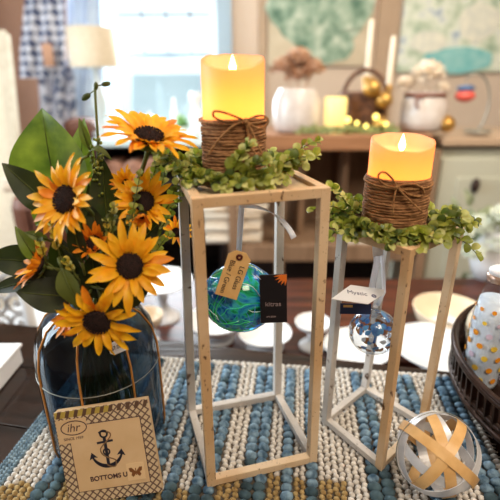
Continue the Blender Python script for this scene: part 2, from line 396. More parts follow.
M['pic_teal'] = mat('painted_teal', srgb(120, 190, 190), srgb(160, 208, 204), 14, .8)
PY = WY - .04
def blob2(mbx, q, r, seed, Yp, th=.004, mi=0):
    c = at(q[0], q[1], Yp); n = 22; s_ = (at(q[0] + 1, q[1], Yp) - c).length
    pts = [((r[0] * s_) * (1 + .22 * noise.noise(V((math.cos(a) * 1.7, math.sin(a) * 1.7, seed)))) * math.cos(a), (r[1] * s_) * (1 + .22 * noise.noise(V((math.cos(a) * 1.7, math.sin(a) * 1.7, seed + 5)))) * math.sin(a)) for a in [2 * PI * i / n for i in range(n)]]
    mbx.poly(pts, 0, th, lambda x, y, z: V((c.x + x, Yp - z, c.z + y)), mi)
p1 = thing('painting', 'wall picture of a bushy blue-green tree on a cream ground', 'picture', (.25, PY, .5), group='pictures on the back wall')
a = at(268, 66, PY); b_ = at(374, 0, PY)
mb = MB(); mb.box(((a.x + b_.x) / 2, PY + .01, a.z + .45), (b_.x - a.x, .02, .9)); build('canvas', mb, 'pic_ground', p1)
mb = MB(); blob2(mb, (322, 22), (46, 24), 1, PY - .001); blob2(mb, (300, 8), (34, 20), 2, PY - .006); blob2(mb, (345, 6), (30, 22), 3, PY - .011); blob2(mb, (330, 46), (22, 18), 4, PY - .004); build('painted_tree', mb, 'pic_green', p1)
p2 = thing('painting', 'wall picture of pale flowers in a teal bowl, upper right', 'picture', (1.1, PY, .5), group='pictures on the back wall')
a = at(397, 72, PY); b_ = at(540, 0, PY)
mb = MB(); mb.box(((a.x + b_.x) / 2, PY + .01, a.z + .45), (b_.x - a.x, .02, .9)); build('canvas', mb, 'pic_pale', p2)
mb = MB(); blob2(mb, (458, 60), (34, 12), 7, PY - .001); build('painted_bowl', mb, 'pic_teal', p2)
M['petal_white'] = mat('painted_white_bloom', srgb(236, 234, 216), srgb(214, 216, 204), 20, .8)
mb = MB(); blob2(mb, (478, 22), (20, 18), 9, PY - .003); blob2(mb, (428, 42), (18, 10), 12, PY - .003); build('painted_bloom', mb, 'petal_white', p2)

# ---- on the sideboard top
TOPZ = zt0
M['jar'] = mat('frosted_pink_glass', srgb(226, 214, 206), srgb(240, 232, 226), 20, .25, trans=.25)
M['dried'] = mat('dried_tan_petal', srgb(196, 152, 120), srgb(228, 198, 172), 60, .8)
M['cream_petal'] = mat('cream_silk_petal', srgb(244, 228, 206), srgb(250, 240, 226), 60, .8)
M['brown_band'] = mat('brown_cord_band', srgb(120, 72, 56), rough=.8)
M['candle_ivory'] = mat('ivory_wax_lit', srgb(250, 226, 140), rough=.5, emit=(1, .75, .28, 1), es=.55)
M['ivory'] = mat('ivory_wax', srgb(238, 226, 204), rough=.5)
M['gold'] = mat('old_gold', srgb(170, 126, 60), srgb(206, 164, 90), 20, .35, metal=.7)
M['brown_dark'] = mat('dark_brown_wicker', srgb(70, 44, 34), srgb(120, 80, 56), 40, .7)
M['bulb'] = mat('warm_fairy_bulb', (1, .8, .2, 1), emit=(1, .74, .16, 1), es=2.2)
M['garland'] = mat('soft_green_garland', srgb(120, 130, 76), srgb(166, 172, 116), 40, .8)
M['red'] = mat('coral_red', srgb(220, 96, 84), rough=.5); M['blue'] = mat('dusty_blue', srgb(84, 110, 150), rough=.5)

def rose(mbx, c, r, mi, n=26, up=V((0, -.5, .8)), seed=0):
    """full bloom of cupped petals"""
    rnd = random.Random(seed); c = V(c)
    for i in range(n):
        a = i * 2.4; k = (i + 1) / n; el = 1.35 - 1.5 * k
        d = V((math.cos(a) * math.cos(el), math.sin(a) * math.cos(el), math.sin(el)))
        b = c + d * r * .25; t = c + d * r * (.75 + .25 * k)
        mbx.blade(b, t, r * (.5 + .4 * k), V((0, 0, 1)) if abs(d.z) < .9 else V((0, -1, 0)), bend=-.18, fold=-.1, n=5, k=4, mi=mi, shape='petal', wave=1)

JY = SY + .12
def jar_flowers(name, label, px, pl, pr, ytop, ybot, blooms, petal, band):
    c = at(px, ybot, JY); r = (at(pr, 110, JY).x - at(pl, 110, JY).x) / 2; h = at(px, ytop, JY).z - TOPZ
    t = thing('flower_jar', label, 'flower arrangement', (c.x, JY, TOPZ), group='flower jars on the sideboard')
    mb = MB(); mb.lathe([(0, .004), (r * .8, .004), (r * .96, .02), (r, h * .3), (r * .98, h * .75), (r * .8, h * .93), (r * .78, h), (r * .72, h), (r * .74, h * .9), (r * .9, h * .7), (r * .9, .03), (0, .02)], 28, (c.x, JY, TOPZ)); build('jar', mb, 'jar', t)
    if band:
        mb = MB(); mb.tube([(c.x + r * .86 * math.cos(a), JY + r * .86 * math.sin(a), TOPZ + h * .93) for a in [2 * PI * i / 20 for i in range(20)]], .009, 6, closed=True)
        mb.tube(bez((c.x - .02, JY - r * .85, TOPZ + h * .93), (c.x - .08, JY - r, TOPZ + h * .9), (c.x - .08, JY - r, TOPZ + h * .8), (c.x - .06, JY - r * 1.02, TOPZ + h * .6)), .006); build('cord', mb, 'brown_band', t)
    for i, (bx, by, br) in enumerate(blooms):
        p = at(bx, by, JY); mb = MB(); rose(mb, p, br, 0, seed=i); mb.tube([p, (c.x, JY, TOPZ + h * .5)], .004, 5); build('bloom', mb, petal, t)
jar_flowers('flower_jar', 'frosted jar of dried tan flowers beside the small lit candle', 296, 272, 319, 88, 133, [(284, 68, .068), (312, 70, .07), (298, 60, .075), (298, 76, .07)], 'dried', False)
jar_flowers('flower_jar', 'pale jar with brown cord and cream silk blooms behind the shorter candle', 420, 398, 441, 92, 133, [(428, 74, .085), (406, 84, .05), (442, 88, .04)], 'cream_petal', True)
# small candle
c = at(334, 130, SY + .07); r = (at(345, 110, SY + .07).x - at(323, 110, SY + .07).x) / 2; h = at(334, 97, SY + .07).z - TOPZ
t = thing('pillar_candle', 'small lit ivory pillar candle on the sideboard between jar and basket', 'candle', (c.x, c.y, TOPZ))
mb = MB(); mb.lathe([(0, 0), (r, 0), (r, h * .97), (r * .93, h), (r * .7, h - .006), (0, h - .012)], 24, (c.x, c.y, TOPZ)); build('wax', mb, 'candle_ivory', t)
mb = MB(); mb.tube([(c.x, c.y, TOPZ + h - .012), (c.x, c.y, TOPZ + h + .006)], .002, 6); build('wick', mb, 'ink', t)
# wicker basket with gold ornaments
c = at(362, 126, JY + .05)
t = thing('wicker_basket', 'dark wicker basket with arched handle beside the small candle', 'basket', (c.x, c.y, TOPZ))
mb = MB(); hb = at(362, 92, JY + .05).z - TOPZ; rb = .10
for k in range(9):
    z = hb * (k + .5) / 9; rr = rb * (.8 + .22 * k / 8); n = 28
    mb.tube([(c.x + rr * math.cos(a) + .003 * math.cos(14 * a), c.y + rr * math.sin(a), TOPZ + z) for a in [2 * PI * i / n for i in range(n)]], hb / 16, 6, closed=True)
mb.lathe([(0, .006), (rb * .8, .006), (rb * .96, hb * .9), (rb * .9, hb * .9), (rb * .7, .02), (0, .02)], 24, (c.x, c.y, TOPZ)); build('body', mb, 'brown_dark', t)
mb = MB(); hh = at(362, 70, JY + .05).z - TOPZ
mb.tube([(c.x + rb * math.cos(a), c.y, TOPZ + hb * .8 + (hh - hb * .8) * math.sin(a)) for a in [PI * i / 14 for i in range(15)]], .01, 8); build('handle', mb, 'brown_dark', t)
for i, (px, py, rr) in enumerate([(372, 88, .04), (384, 100, .038), (380, 118, .036)]):
    q = at(px, py, JY - .06)
    if i == 2: q.z = TOPZ + rr
    mb = MB(); mb.ell((0, 0, 0), (rr, rr, rr * .95), n=16, m=10); mb.tube([(0, 0, rr * .9), (0, 0, rr * 1.15)], .006, 6)
    build('gold_bauble', mb, 'gold', None, ['gold ball leaning on the upper basket rim', 'gold ball at the right side of the basket', 'gold ball low at the foot of the basket'][i], 'ornament', 'gold balls by the basket', local=True).location = q
# fairy lights with garland
t = thing('fairy_light_garland', 'short green garland with glowing yellow lights in front of the basket', 'garland', (at(360, 125, SY + .03).x, SY + .03, TOPZ))
mb = MB(); rnd = random.Random(3)
for i in range(150):
    q = at(300 + 92 * i / 150, 130, SY + .04); b = V((q.x, SY + .03 + rnd.uniform(-.01, .02), TOPZ + .004)); d = V((rnd.uniform(-1, 1), rnd.uniform(-.6, .3), rnd.uniform(.1, 1))).normalized()
    mb.blade(b, b + d * rnd.uniform(.03, .05), .018, V((0, -1, .4)), n=3, k=2)
build('leaves', mb, 'garland', t)
for px, py in ((348, 120), (357, 123), (376, 117), (366, 126), (386, 124)):
    q = at(px, py, SY - .005); mb = MB(); mb.ell(q, .013 if py < 121 else .009, n=10, m=6); build('bulb', mb, 'bulb', t)
# taper candles
for i, (px, yt, yb, lb) in enumerate(((372, 18, 80, 'taller white taper candle in a brass holder above the basket'), (394, 35, 88, 'shorter white taper candle in a brass holder by the wall strip'))):
    Yt = SY + .25; q = at(px, yt, Yt); rr = .012; zb = at(px, yb, Yt).z
    t = thing('taper_candle', lb, 'candle', (q.x, Yt, zb), group='white tapers on the sideboard')
    mb = MB(); mb.lathe([(rr, 0), (rr * .8, (q.z - zb) * .96), (0, q.z - zb)], 14, (q.x, Yt, zb)); build('wax', mb, 'ivory', t)
    mb = MB(); zz = zb - TOPZ; mb.lathe([(.045, 0), (.045, .006), (.01, .02), (.008, zz * .5), (.014, zz * .6), (.008, zz * .7), (.016, zz - .02), (.02, zz), (.016, zz + .015), (0, zz + .01)], 18, (q.x, Yt, TOPZ))
    build('candlestick', mb, 'gold', None, 'brass candlestick under the ' + ('taller' if i == 0 else 'shorter') + ' white taper', 'candlestick', 'brass candlesticks on the sideboard')
# gold ball, small ornament on a wire stand
q = at(447, 124, SY + .06); q.z = TOPZ + .036; mb = MB(); mb.ell(q, .036, n=16, m=10); mb.ell(q + V((0, 0, .035)), (.01, .01, .008)); build('gold_bauble', mb, 'gold', None, 'gold ball right of the cream flower jar', 'ornament')
M['wire'] = mat('grey_wire', srgb(150, 150, 140), rough=.4, metal=.6)
t = thing('ornament_stand', 'thin curved wire stand with a dangling ornament, right edge of the sideboard', 'stand', (at(478, 130, SY).x, SY + .1, TOPZ))
mb = MB(); b = at(478, 130, SY + .1); b.z = TOPZ; mb.tube(bez(b, at(500, 100, SY + .1), at(488, 60, SY + .1), at(466, 78, SY + .1), 14), .0045, 6); mb.lathe([(0, 0), (.06, 0), (.06, .006), (0, .01)], 20, b); build('wire_arm', mb, 'wire', t)
c = at(465, 96, SY + .1)
t = thing('bird_ornament', 'small coral red ornament with blue top hanging from the wire stand', 'ornament', c)
mb = MB(); mb.ell(c, (.045, .032, .026), n=14, m=8); build('body', mb, 'red', t)
mb = MB(); mb.ell(c + V((.0, 0, .032)), (.04, .03, .014), n=14, m=8, wob=.3); build('top', mb, 'blue', t)
mb = MB(); mb.tube([c + V((0, 0, .04)), at(466, 80, SY + .1)], .002, 5); build('hanging_loop', mb, 'wire', t)

# ---- folded towels and small frames on the sideboard's shelf
M['towel'] = mat('cream_terry', srgb(216, 200, 178), srgb(232, 220, 202), 90, .95, .6)
def towel(lb, l, r, t_, b, Y, zbase=None):
    p = at(l, t_, Y); q = at(r, b, Y); z0 = q.z if zbase is None else zbase; hh = p.z - q.z; wd = q.x - p.x; x = (p.x + q.x) / 2
    mb = MB(); n = 5
    for k in range(n):
        z = z0 + hh * (k + .5) / n; mb.box((x + .006 * math.sin(k * 2.3), Y + .12, z), (wd - .008, .22, hh / n - .002), bev=min(.012, hh / n * .3))
    for k in range(0, n, 2): mb.tube([(x - wd / 2 + .006, Y + .012, z0 + hh * (k + .75) / n), (x + wd / 2 - .006, Y + .012, z0 + hh * (k + .75) / n)], hh / n * .45, 8)
    build('folded_blanket', mb, 'towel', None, lb, 'blanket', 'folded cream blankets behind the tall stand')
    return z0 + hh
SH = zs0
towel('cream folded blanket on the shelf, lower pile seen through the tall stand', 203, 262, 240, 268, SY + .02 - .0, SH)
zt_ = SH + (at(203, 240, SY + .02).z - at(203, 268, SY + .02).z) + .002
towel('cream folded blanket on the shelf pile, left of the upper two', 200, 231, 206, 239, SY + .02, zt_)
towel('cream folded blanket on the shelf pile, right of the upper two', 234, 268, 214, 239, SY + .02, zt_)
M['frame_white'] = mat('white_frame', srgb(226, 216, 200), rough=.6); M['frame_in'] = mat('dark_photo', srgb(120, 96, 76), rough=.6)
for i, px in enumerate((350, 363)):
    a = at(px, 246, SY + .03); mb = MB(); hgt = at(px, 236, SY + .03).z - at(px, 252, SY + .03).z
    t = thing('picture_frame', 'small white framed card on the shelf, ' + ('left' if i == 0 else 'right') + ' of a pair', 'frame', (a.x, SY + .03, SH), group='small white frames on the shelf')
    mb.box((a.x, SY + .03, SH + hgt / 2), (.052, .012, hgt), bev=.002); mb.box((a.x, SY + .045, SH + hgt * .3), (.02, .03, .006)); build('frame', mb, 'frame_white', t)
    mb = MB(); mb.box((a.x, SY + .0225, SH + hgt / 2), (.022, .003, hgt * .5)); build('card', mb, 'frame_in' if i else 'towel', t)

# ---- left: dark cabinet with pale cloth, things in front of the window
CY = 2.25
M['cab'] = mat('black_cabinet', srgb(34, 30, 32), srgb(48, 42, 42), 5, .5)
M['pale_cloth'] = mat('pale_aqua_cloth', srgb(206, 226, 228), srgb(222, 236, 236), 10, .8)
xa = at(96, 150, CY).x; xb_ = at(222, 150, CY).x; zc = at(150, 140, CY).z
cbn = thing('console_table', 'black open console table with pale cloth top under the window', 'table', ((xa + xb_) / 2, CY + .2, FL))
mb = MB(); mb.box(((xa + xb_) / 2, CY + .2, zc - .02), (xb_ - xa, .42, .04), bev=.004); build('top', mb, 'cab', cbn)
for z in (at(150, 183, CY).z - .01, at(150, 240, CY).z, FL + .08):
    mb = MB(); mb.box(((xa + xb_) / 2, CY + .2, z), (xb_ - xa - .03, .4, .025)); build('shelf', mb, 'cab', cbn)
mb = MB(); mb.box(((xa + xb_) / 2, CY + .41, (zc + FL) / 2 - .02), (xb_ - xa, .015, zc - FL - .04)); build('back_panel', mb, 'cab', cbn)
for x in (xa + .015, xb_ - .015):
    mb = MB(); mb.box((x, CY + .2, (zc - .04 + FL) / 2), (.03, .4, zc - FL - .04)); build('side_panel', mb, 'cab', cbn)
mb = MB(); mb.box(((xa + xb_) / 2, CY + .2, zc + .003), (xb_ - xa + .02, .44, .006), bev=.002); mb.box(((xa + xb_) / 2, CY - .018, zc - .012), (xb_ - xa + .02, .006, .035)); build('table_cloth', mb, 'pale_cloth', None, 'pale aqua cloth laid on the black console top', 'cloth')
CT = zc + .0065
M['terracotta'] = mat('dusty_pink_towel', srgb(176, 128, 106), srgb(200, 156, 134), 60, .9, .5)
zsh = at(150, 183, CY).z + .0025
for i, (px, rr) in enumerate(((112, .055), (133, .055), (152, .06))):
    x = at(px, 170, CY + .03).x
    mb = MB(); R = Matrix.Rotation(PI / 2, 3, 'X')
    mb.lathe([(0, 0), (rr * .9, 0), (rr, .01), (rr, .26), (rr * .9, .27), (0, .27)], 22, (x, CY + .3, zsh + rr), R=R)
    for k in range(3): mb.tube([(x + rr * (.3 + .22 * k) * math.cos(a), CY + .027, zsh + rr + rr * (.3 + .22 * k) * math.sin(a)) for a in [2 * PI * j / 18 for j in range(19)]], .005, 5)
    build('rolled_towel', mb, 'terracotta', None, 'dusty pink rolled towel in the black console, ' + ['left of three', 'middle of three', 'right of three'][i], 'towel', 'rolled towels in the console')
# white ceramic pumpkin, green plant, bottle, white vase
M['ceramic'] = mat('white_ceramic', srgb(244, 246, 246), rough=.3)
c = at(150, 128, CY + .15); mb = MB(); n = 36; rr = .062
prof = [(rr * math.sin(PI * i / 12), rr * .85 - rr * .85 * math.cos(PI * i / 12)) for i in range(13)]
mb.lathe(prof, n, (c.x, CY + .15, CT)); mb.v = [V((c.x + (v.x - c.x) * (1 - .07 * abs(math.cos(4 * math.atan2(v.y - CY - .15, v.x - c.x)))), CY + .15 + (v.y - CY - .15) * (1 - .07 * abs(math.cos(4 * math.atan2(v.y - CY - .15, v.x - c.x)))), v.z)) for v in mb.v]
mb.tube([(c.x, CY + .15, CT + rr * 1.66), (c.x + .006, CY + .15, CT + rr * 1.95)], .008, 6); build('ceramic_pumpkin', mb, 'ceramic', None, 'white round ceramic pumpkin on the console in front of the window', 'ornament')
M['apple_green'] = mat('soft_green_leaf', srgb(150, 196, 120), srgb(190, 220, 160), 30, .7)
c = at(182, 138, CY + .12)
t = thing('potted_plant', 'low light green plant on the console beside the tall candle', 'plant', (c.x, CY + .12, CT))
mb = MB(); mb.lathe([(0, 0), (.035, 0), (.045, .05), (.04, .05), (.032, .012), (0, .012)], 20, (c.x, CY + .12, CT)); build('pot', mb, 'ceramic', t)
mb = MB(); rnd = random.Random(5)
for i in range(60):
    a = rnd.uniform(0, 2 * PI); e = rnd.uniform(.05, 1.3); d = V((math.cos(a) * math.cos(e), math.sin(a) * math.cos(e), math.sin(e))); b = V((c.x, CY + .12, CT + .04)); mb.blade(b, b + d * rnd.uniform(.05, .085), .026, (0, 0, 1), n=4, k=2)
build('leaves', mb, 'apple_green', t)
c = at(175, 120, CY + .22); mb = MB(); hh = at(175, 98, CY + .22).z - CT
mb.lathe([(0, 0), (.02, 0), (.022, .01), (.022, hh * .6), (.01, hh * .75), (.009, hh), (0, hh)], 18, (c.x, CY + .22, CT)); build('milk_bottle', mb, 'ceramic', None, 'slim white bottle on the console before the window', 'bottle')
c = at(196, 110, CY + .1); hh = at(196, 92, CY + .1).z - CT; mb = MB()
mb.lathe([(0, 0), (.025, 0), (.04, hh * .2), (.045, hh * .4), (.022, hh * .62), (.018, hh * .7), (.036, hh * .86), (.03, hh), (.022, hh), (.026, hh * .86), (0, hh * .7)], 22, (c.x, CY + .1, CT)); build('white_figurine_vase', mb, 'ceramic', None, 'curvy white vase on the console just left of the tall candle', 'vase')

# table lamp
LY = 2.42
a = at(66, 28, LY); b_ = at(118, 67, LY); cx = (a.x + b_.x) / 2; zt2 = a.z; zb2 = b_.z; r2 = (b_.x - a.x) / 2
M['shade'] = mat('linen_lampshade', srgb(222, 206, 180), srgb(232, 218, 194), 60, .9)
t = thing('table_lamp', 'table lamp with square cream linen shade before the hanging fabric', 'lamp', (cx, LY, CT))
mb = MB(); mb.lathe([(r2 * 1.0, zb2), (r2 * .96, zt2), (r2 * .94, zt2), (r2 * .98, zb2), (r2 * 1.0, zb2)], 40, (cx, LY, 0)); build('lamp_shade', mb, 'shade', t)
M['lampbase'] = mat('pale_lamp_base', srgb(198, 206, 206), rough=.4)
mb = MB(); h2 = zb2 - CT + .03; mb.lathe([(0, 0), (.05, 0), (.055, .012), (.02, .03), (.03, h2 * .25), (.045, h2 * .45), (.02, h2 * .7), (.01, h2 * .8), (.008, h2), (0, h2)], 24, (cx, LY, CT)); build('base', mb, 'lampbase', t)
mb = MB(); mb.tube([(cx - r2 * .96, LY, zt2 - .01), (cx + r2 * .96, LY, zt2 - .01)], .003, 6); mb.tube([(cx, LY, zb2), (cx, LY, zt2 - .005)], .004, 6); mb.ell((cx, LY, zt2 + .004), .009); build('harp', mb, 'wire', t)

# hanging fabrics
def checker_mat(name, c1, c2, sc, ang=0):
    m = bpy.data.materials.new(name); m.use_nodes = True; nt = m.node_tree; b = nt.nodes['Principled BSDF']; b.inputs['Roughness'].default_value = .9
    tc = nt.nodes.new('ShaderNodeTexCoord'); mp = nt.nodes.new('ShaderNodeMapping'); mp.inputs['Rotation'].default_value = (0, ang, 0); mp.inputs['Scale'].default_value = (1, 0, 1)
    ck = nt.nodes.new('ShaderNodeTexChecker'); ck.inputs['Scale'].default_value = sc; ck.inputs[1].default_value = c1; ck.inputs[2].default_value = c2
    nt.links.new(tc.outputs['Object'], mp.inputs[0]); nt.links.new(mp.outputs[0], ck.inputs[0]); nt.links.new(ck.outputs[0], b.inputs['Base Color']); return m
M['check'] = checker_mat('blue_white_check', srgb(216, 218, 228), srgb(88, 96, 124), 27, .78)
M['print'] = mat('blue_grey_print', srgb(96, 104, 128), srgb(206, 204, 210), 26, .9, pos=(.44, .54))
M['paleblue'] = mat('pale_blue_linen', srgb(186, 204, 226), srgb(206, 220, 236), 8, .9)
def cloth(name, lb, outline, Y, m, amp=.018, freq=34):
    """hanging cloth with folds: outline rows (py, left, right)"""
    mb = MB(); n = 40; vs = []; fs = []; rows = []
    for i in range(len(outline) - 1):
        for k in range(6): f = k / 6; rows.append([outline[i][j] * (1 - f) + outline[i + 1][j] * f for j in range(3)])
    rows.append(outline[-1])
    for s_ in (0, 1):
        for (py, l, r) in rows:
            for j in range(n + 1):
                u = j / n; p = at(l + (r - l) * u, py, Y); yy = Y + amp * math.sin(u * freq * .5 + py * .02) + .006 * math.sin(u * freq + 2) + s_ * .006
                vs.append((p.x, yy, p.z))
    R_ = len(rows); N = n + 1; off = R_ * N
    for i in range(R_ - 1):
        for j in range(n):
            q = i * N + j; fs.append((q, q + N, q + N + 1, q + 1)); fs.append((off + q, off + q + 1, off + q + N + 1, off + q + N))
    for i in range(R_ - 1):
        for j in (0, n): q = i * N + j; fs.append((q, q + N, off + q + N, off + q))
    for j in range(n):
        for i in (0, R_ - 1): q = i * N + j; fs.append((q, q + 1, off + q + 1, off + q))
    mb.add(vs, fs); return build(name, mb, m, None, lb, 'hanging cloth')
TY = 2.7
cloth('checked_apron', 'blue and white checked cloth hanging at upper left', [(-40, 30, 58), (0, 24, 66), (50, 18, 66), (78, 17, 64)], TY, 'check')
cloth('patterned_towel', 'blue-grey printed towel hanging below the checked cloth', [(60, 34, 74), (100, 38, 76), (150, 40, 78), (260, 42, 80)], TY + .1, 'print')
cloth('pale_blue_curtain', 'pale blue linen hanging behind the lamp beside the window', [(-40, 66, 100), (60, 66, 104), (140, 66, 106), (260, 68, 106)], TY + .2, 'paleblue')
t = thing('hanging_rail', 'dark rail on the wall that carries the hanging cloths', 'rail', at(55, -42, TY + .1))
mb = MB(); z = at(55, -42, TY).z; mb.tube([(at(10, 0, TY).x, TY + .08, z + .05), (at(112, 0, TY).x, TY + .08, z + .05)], .012, 8); build('rod', mb, 'side_dark', t)
for q in (14, 108): mb = MB(); x = at(q, 0, TY).x; mb.tube([(x, TY + .08, z + .05), (x, WY, z + .05)], .008, 6); build('bracket', mb, 'side_dark', t)
M['clip'] = mat('tan_tag', srgb(206, 160, 132), rough=.7)
mb = MB(); p = at(48, 55, TY - .04); mb.box(p, (.062, .004, .12), bev=.001); mb.tube([p + V((0, 0, .06)), p + V((0, .01, .1))], .002, 5); build('price_tag', mb, 'clip', None, 'tan paper tag pinned on the checked cloth', 'tag')
# left curtain at the window
cloth('window_curtain', 'sheer white curtain at the left side of the window', [(-60, 98, 116), (40, 97, 116), (150, 98, 118), (250, 98, 118)], 3.05, mat('sheer_white', srgb(214, 224, 222), rough=.9))

# leather armchair and cream framed board, far left
M['leather'] = mat('brown_leather', srgb(92, 54, 38), srgb(120, 74, 54), 8, .5, .2)
M['cushion'] = mat('beige_linen', srgb(204, 190, 166), srgb(216, 204, 182), 40, .9)
AY = 1.75
def pbox(mbx, l, r, t_, b, Y, d, bev=.01, mi=0, shear=0):
    p = at(l, t_, Y); q = at(r, b, Y); mbx.box(((p.x + q.x) / 2, Y + d / 2, (p.z + q.z) / 2), (q.x - p.x, d, p.z - q.z), bev=bev, mi=mi)
t = thing('armchair', 'brown leather armchair at the left behind the sunflowers', 'armchair', (at(30, 200, AY).x, AY + .3, FL))
mb = MB(); p = at(2, 196, AY); q = at(66, 300, AY); sx = q.x - p.x; mb.box((p.x + sx / 2, AY + .75, (p.z + .12 + FL + .3) / 2 + .1), (sx, .16, p.z - FL - .1), bev=.05); build('backrest', mb, 'leather', t)
mb = MB(); mb.box((p.x + sx / 2, AY + .36, FL + .34), (sx - .3, .66, .2), bev=.04); build('seat', mb, 'leather', t)
for s_ in (0, 1):
    x = p.x + .08 + s_ * (sx - .16); mb = MB(); mb.box((x, AY + .36, (FL + .06 + p.z) / 2), (.16, .72, p.z - FL - .06), bev=.06); build('armrest', mb, 'leather', t)
for sx_ in (p.x + .06, p.x + sx - .06):
    for yy in (AY + .06, AY + .74): mb = MB(); mb.lathe([(.018, 0), (.028, .1)], 10, (sx_, yy, FL), capb=True); build('leg', mb, 'side_dark', t)
mb = MB(); q = at(16, 190, AY + .1); q.z = p.z + .02; mb.box(q, (.09, .1, .035), Matrix.Rotation(.3, 3, 'Z'), bev=.01); mb.box(q + V((.0, 0, .03)), (.07, .09, .02), Matrix.Rotation(-.2, 3, 'Z'), bev=.006); build('folded_cloth', mb, 'towel', None, 'small cream folded cloth lying on the leather armchair arm', 'cloth')
t = thing('leaning_screen', 'cream framed panel standing slanted at the left edge', 'screen', (at(5, 200, 2.3).x, 2.3, FL))
mb = MB(); Y = 2.3
mb.beam(at(3, 34, Y), at(34, 330, Y - .3), .05, .04, (1, 0, 0)); mb.beam(at(-50, 34, Y), at(-50, 330, Y - .3), .05, .04, (1, 0, 0)); mb.beam(at(-50, 36, Y), at(5, 36, Y), .05, .04, (0, 0, 1)); mb.beam(at(-50, 62, Y - .02), at(7, 62, Y - .02), .04, .03, (0, 0, 1)); build('frame', mb, 'cushion', t)
mb = MB(); n = 1
mb.add([at(-50, 36, Y + .02), at(4, 36, Y + .02), at(33, 330, Y - .28), at(-50, 330, Y - .28), at(-50, 36, Y + .03), at(4, 36, Y + .03), at(33, 330, Y - .27), at(-50, 330, Y - .27)], [(0, 1, 2, 3), (7, 6, 5, 4), (0, 4, 5, 1), (1, 5, 6, 2), (2, 6, 7, 3), (3, 7, 4, 0)], smooth=False); build('panel', mb, 'shade', t)
# dark wood wall panelling area behind (left)
M['leather_wall'] = mat('tan_wall_panel', srgb(150, 110, 86), srgb(166, 124, 98), 3, .8)
mb = MB(); p = at(-60, 0, WY - .02); q = at(70, 0, WY - .02); mb.box(((p.x + q.x) / 2, WY - .01, .45), (q.x - p.x, .02, 2.2)); build('trim_4', mb, 'leather_wall', kind='structure')
# white flowers at the right
M['white_petal'] = thin_leaf('white_silk_petal', srgb(222, 230, 220), srgb(244, 246, 238), 30, (.9, .95, .85, 1), .3)
M['grey_leaf'] = mat('grey_green_leaf', srgb(140, 150, 120), srgb(172, 180, 150), 30, .7)
FYY = 1.25; c = at(486, 250, FYY)
t = thing('white_flower_vase', 'large bunch of white silk flowers at the right edge behind the bottle', 'flower arrangement', (c.x + .02, FYY, -.13))
mb = MB()
for i, (px, py, r_) in enumerate(((480, 226, .05), (496, 244, .055), (472, 252, .045), (488, 268, .05), (505, 215, .05), (512, 260, .05), (478, 282, .042), (464, 232, .035))): mb2 = MB(); rose(mb2, at(px, py, FYY - .02 * (i % 3)), r_, 0, n=22, seed=i + 20); build('bloom', mb2, 'white_petal', t)
rnd = random.Random(8)
for i in range(46):
    p = at(rnd.uniform(455, 520), rnd.uniform(205, 290), FYY + .05); d = V((rnd.uniform(-1, 1), rnd.uniform(-.5, .5), rnd.uniform(-.2, 1))).normalized(); mb.blade(p, p + d * .07, .03, (0, -1, .3), n=4, k=2)
    mb.tube([p, (c.x + .02, FYY, 0)], .002, 4, caps=False)
build('leaves', mb, 'grey_leaf', t)
mb = MB(); mb.lathe([(0, 0), (.045, 0), (.06, .05), (.055, .1), (.035, .14), (.04, .16), (.035, .16), (.03, .14), (0, .1)], 24, (c.x + .02, FYY, -.13)); build('vase', mb, 'milk', t)

# ============================================================ SECOND TABLE WITH CAKE STANDS
T2 = -.13
t = thing('serving_table', 'reddish brown wooden table behind, covered with white cake stands', 'table', (.1, 1.2, FL))
mb = MB(); mb.box((.34, 1.02, T2 - .02), (1.52, .44, .04), bev=.004); build('table_top', mb, 'red_wood', t)
mb = MB(); mb.box((.34, .84, T2 - .08), (1.38, .02, .08)); build('apron', mb, 'red_wood', t)
for x in (-.37, 1.05):
    for y in (.84, 1.20): mb = MB(); mb.lathe([(.02, 0), (.024, .1), (.032, .3), (.022, .45), (.034, T2 - .04 - FL)], 14, (x, y, FL), capb=True); build('leg', mb, 'red_wood', t)
def pedestal(lb, px, py, hw, Y, m='milk', depth=.018, stem=True, inner=None, group='white pedestals and dishes on the serving table', nm='cake_stand', cat='cake stand'):
    c = at(px, py, Y); r = (at(px + hw, py, Y).x - c.x); h = c.z - T2
    t = thing(nm, lb, cat, (c.x, Y, T2), group=group)
    if h < .03: stem = False
    mb = MB(); b0 = h - depth if stem else 0
    mb.lathe([(0, b0), (r * .45, b0), (r * .88, b0 + (h - b0) * .45), (r, h - .002), (r * .99, h), (r * .95, h - .002), (r * .84, b0 + (h - b0) * .55 + .002), (r * .4, b0 + .006), (0, b0 + .005)], 40, (c.x, Y, T2)); build('plate', mb, inner or m, t)
    if stem:
        s_ = min(.045, r * .75)
        mb = MB(); mb.lathe([(0, 0), (s_, 0), (s_, .005), (s_ * .8, .012), (s_ * .4, b0 * .3), (s_ * .28, b0 * .5), (s_ * .36, b0 * .62), (s_ * .28, b0 * .72), (s_ * .5, b0 * .95), (s_ * .55, b0)], 24, (c.x, Y, T2)); build('stem', mb, m, t)
pedestal('tall white cake stand with flat plate, seen left of the tall stand', 160, 279, 32, 1.0)
pedestal('small cream-lined bowl on a foot beside the blue vase', 146, 314, 17, .87, depth=.04, inner='cream_china', nm='footed_bowl', cat='bowl')
pedestal('white cake plate behind the tall stand, half hidden by the green ball', 216, 318, 30, .9, depth=.03)
pedestal('low white cake plate below the green ball and black card', 265, 331, 27, .86, depth=.02)
pedestal('small white pedestal bowl between the two metal stands', 313, 321, 18, .86, depth=.022, nm='footed_bowl', cat='bowl')
pedestal('low white plate below the clear glass ornament', 358, 345, 34, .84, depth=.015)
pedestal('large deep white bowl with cream inside, right of the short stand', 450, 308, 35, .95, depth=.06, inner='cream_china', nm='serving_bowl', cat='bowl')
pedestal('wide white platter in front of the deep bowl', 438, 345, 44, .80, depth=.02, nm='platter', cat='platter')
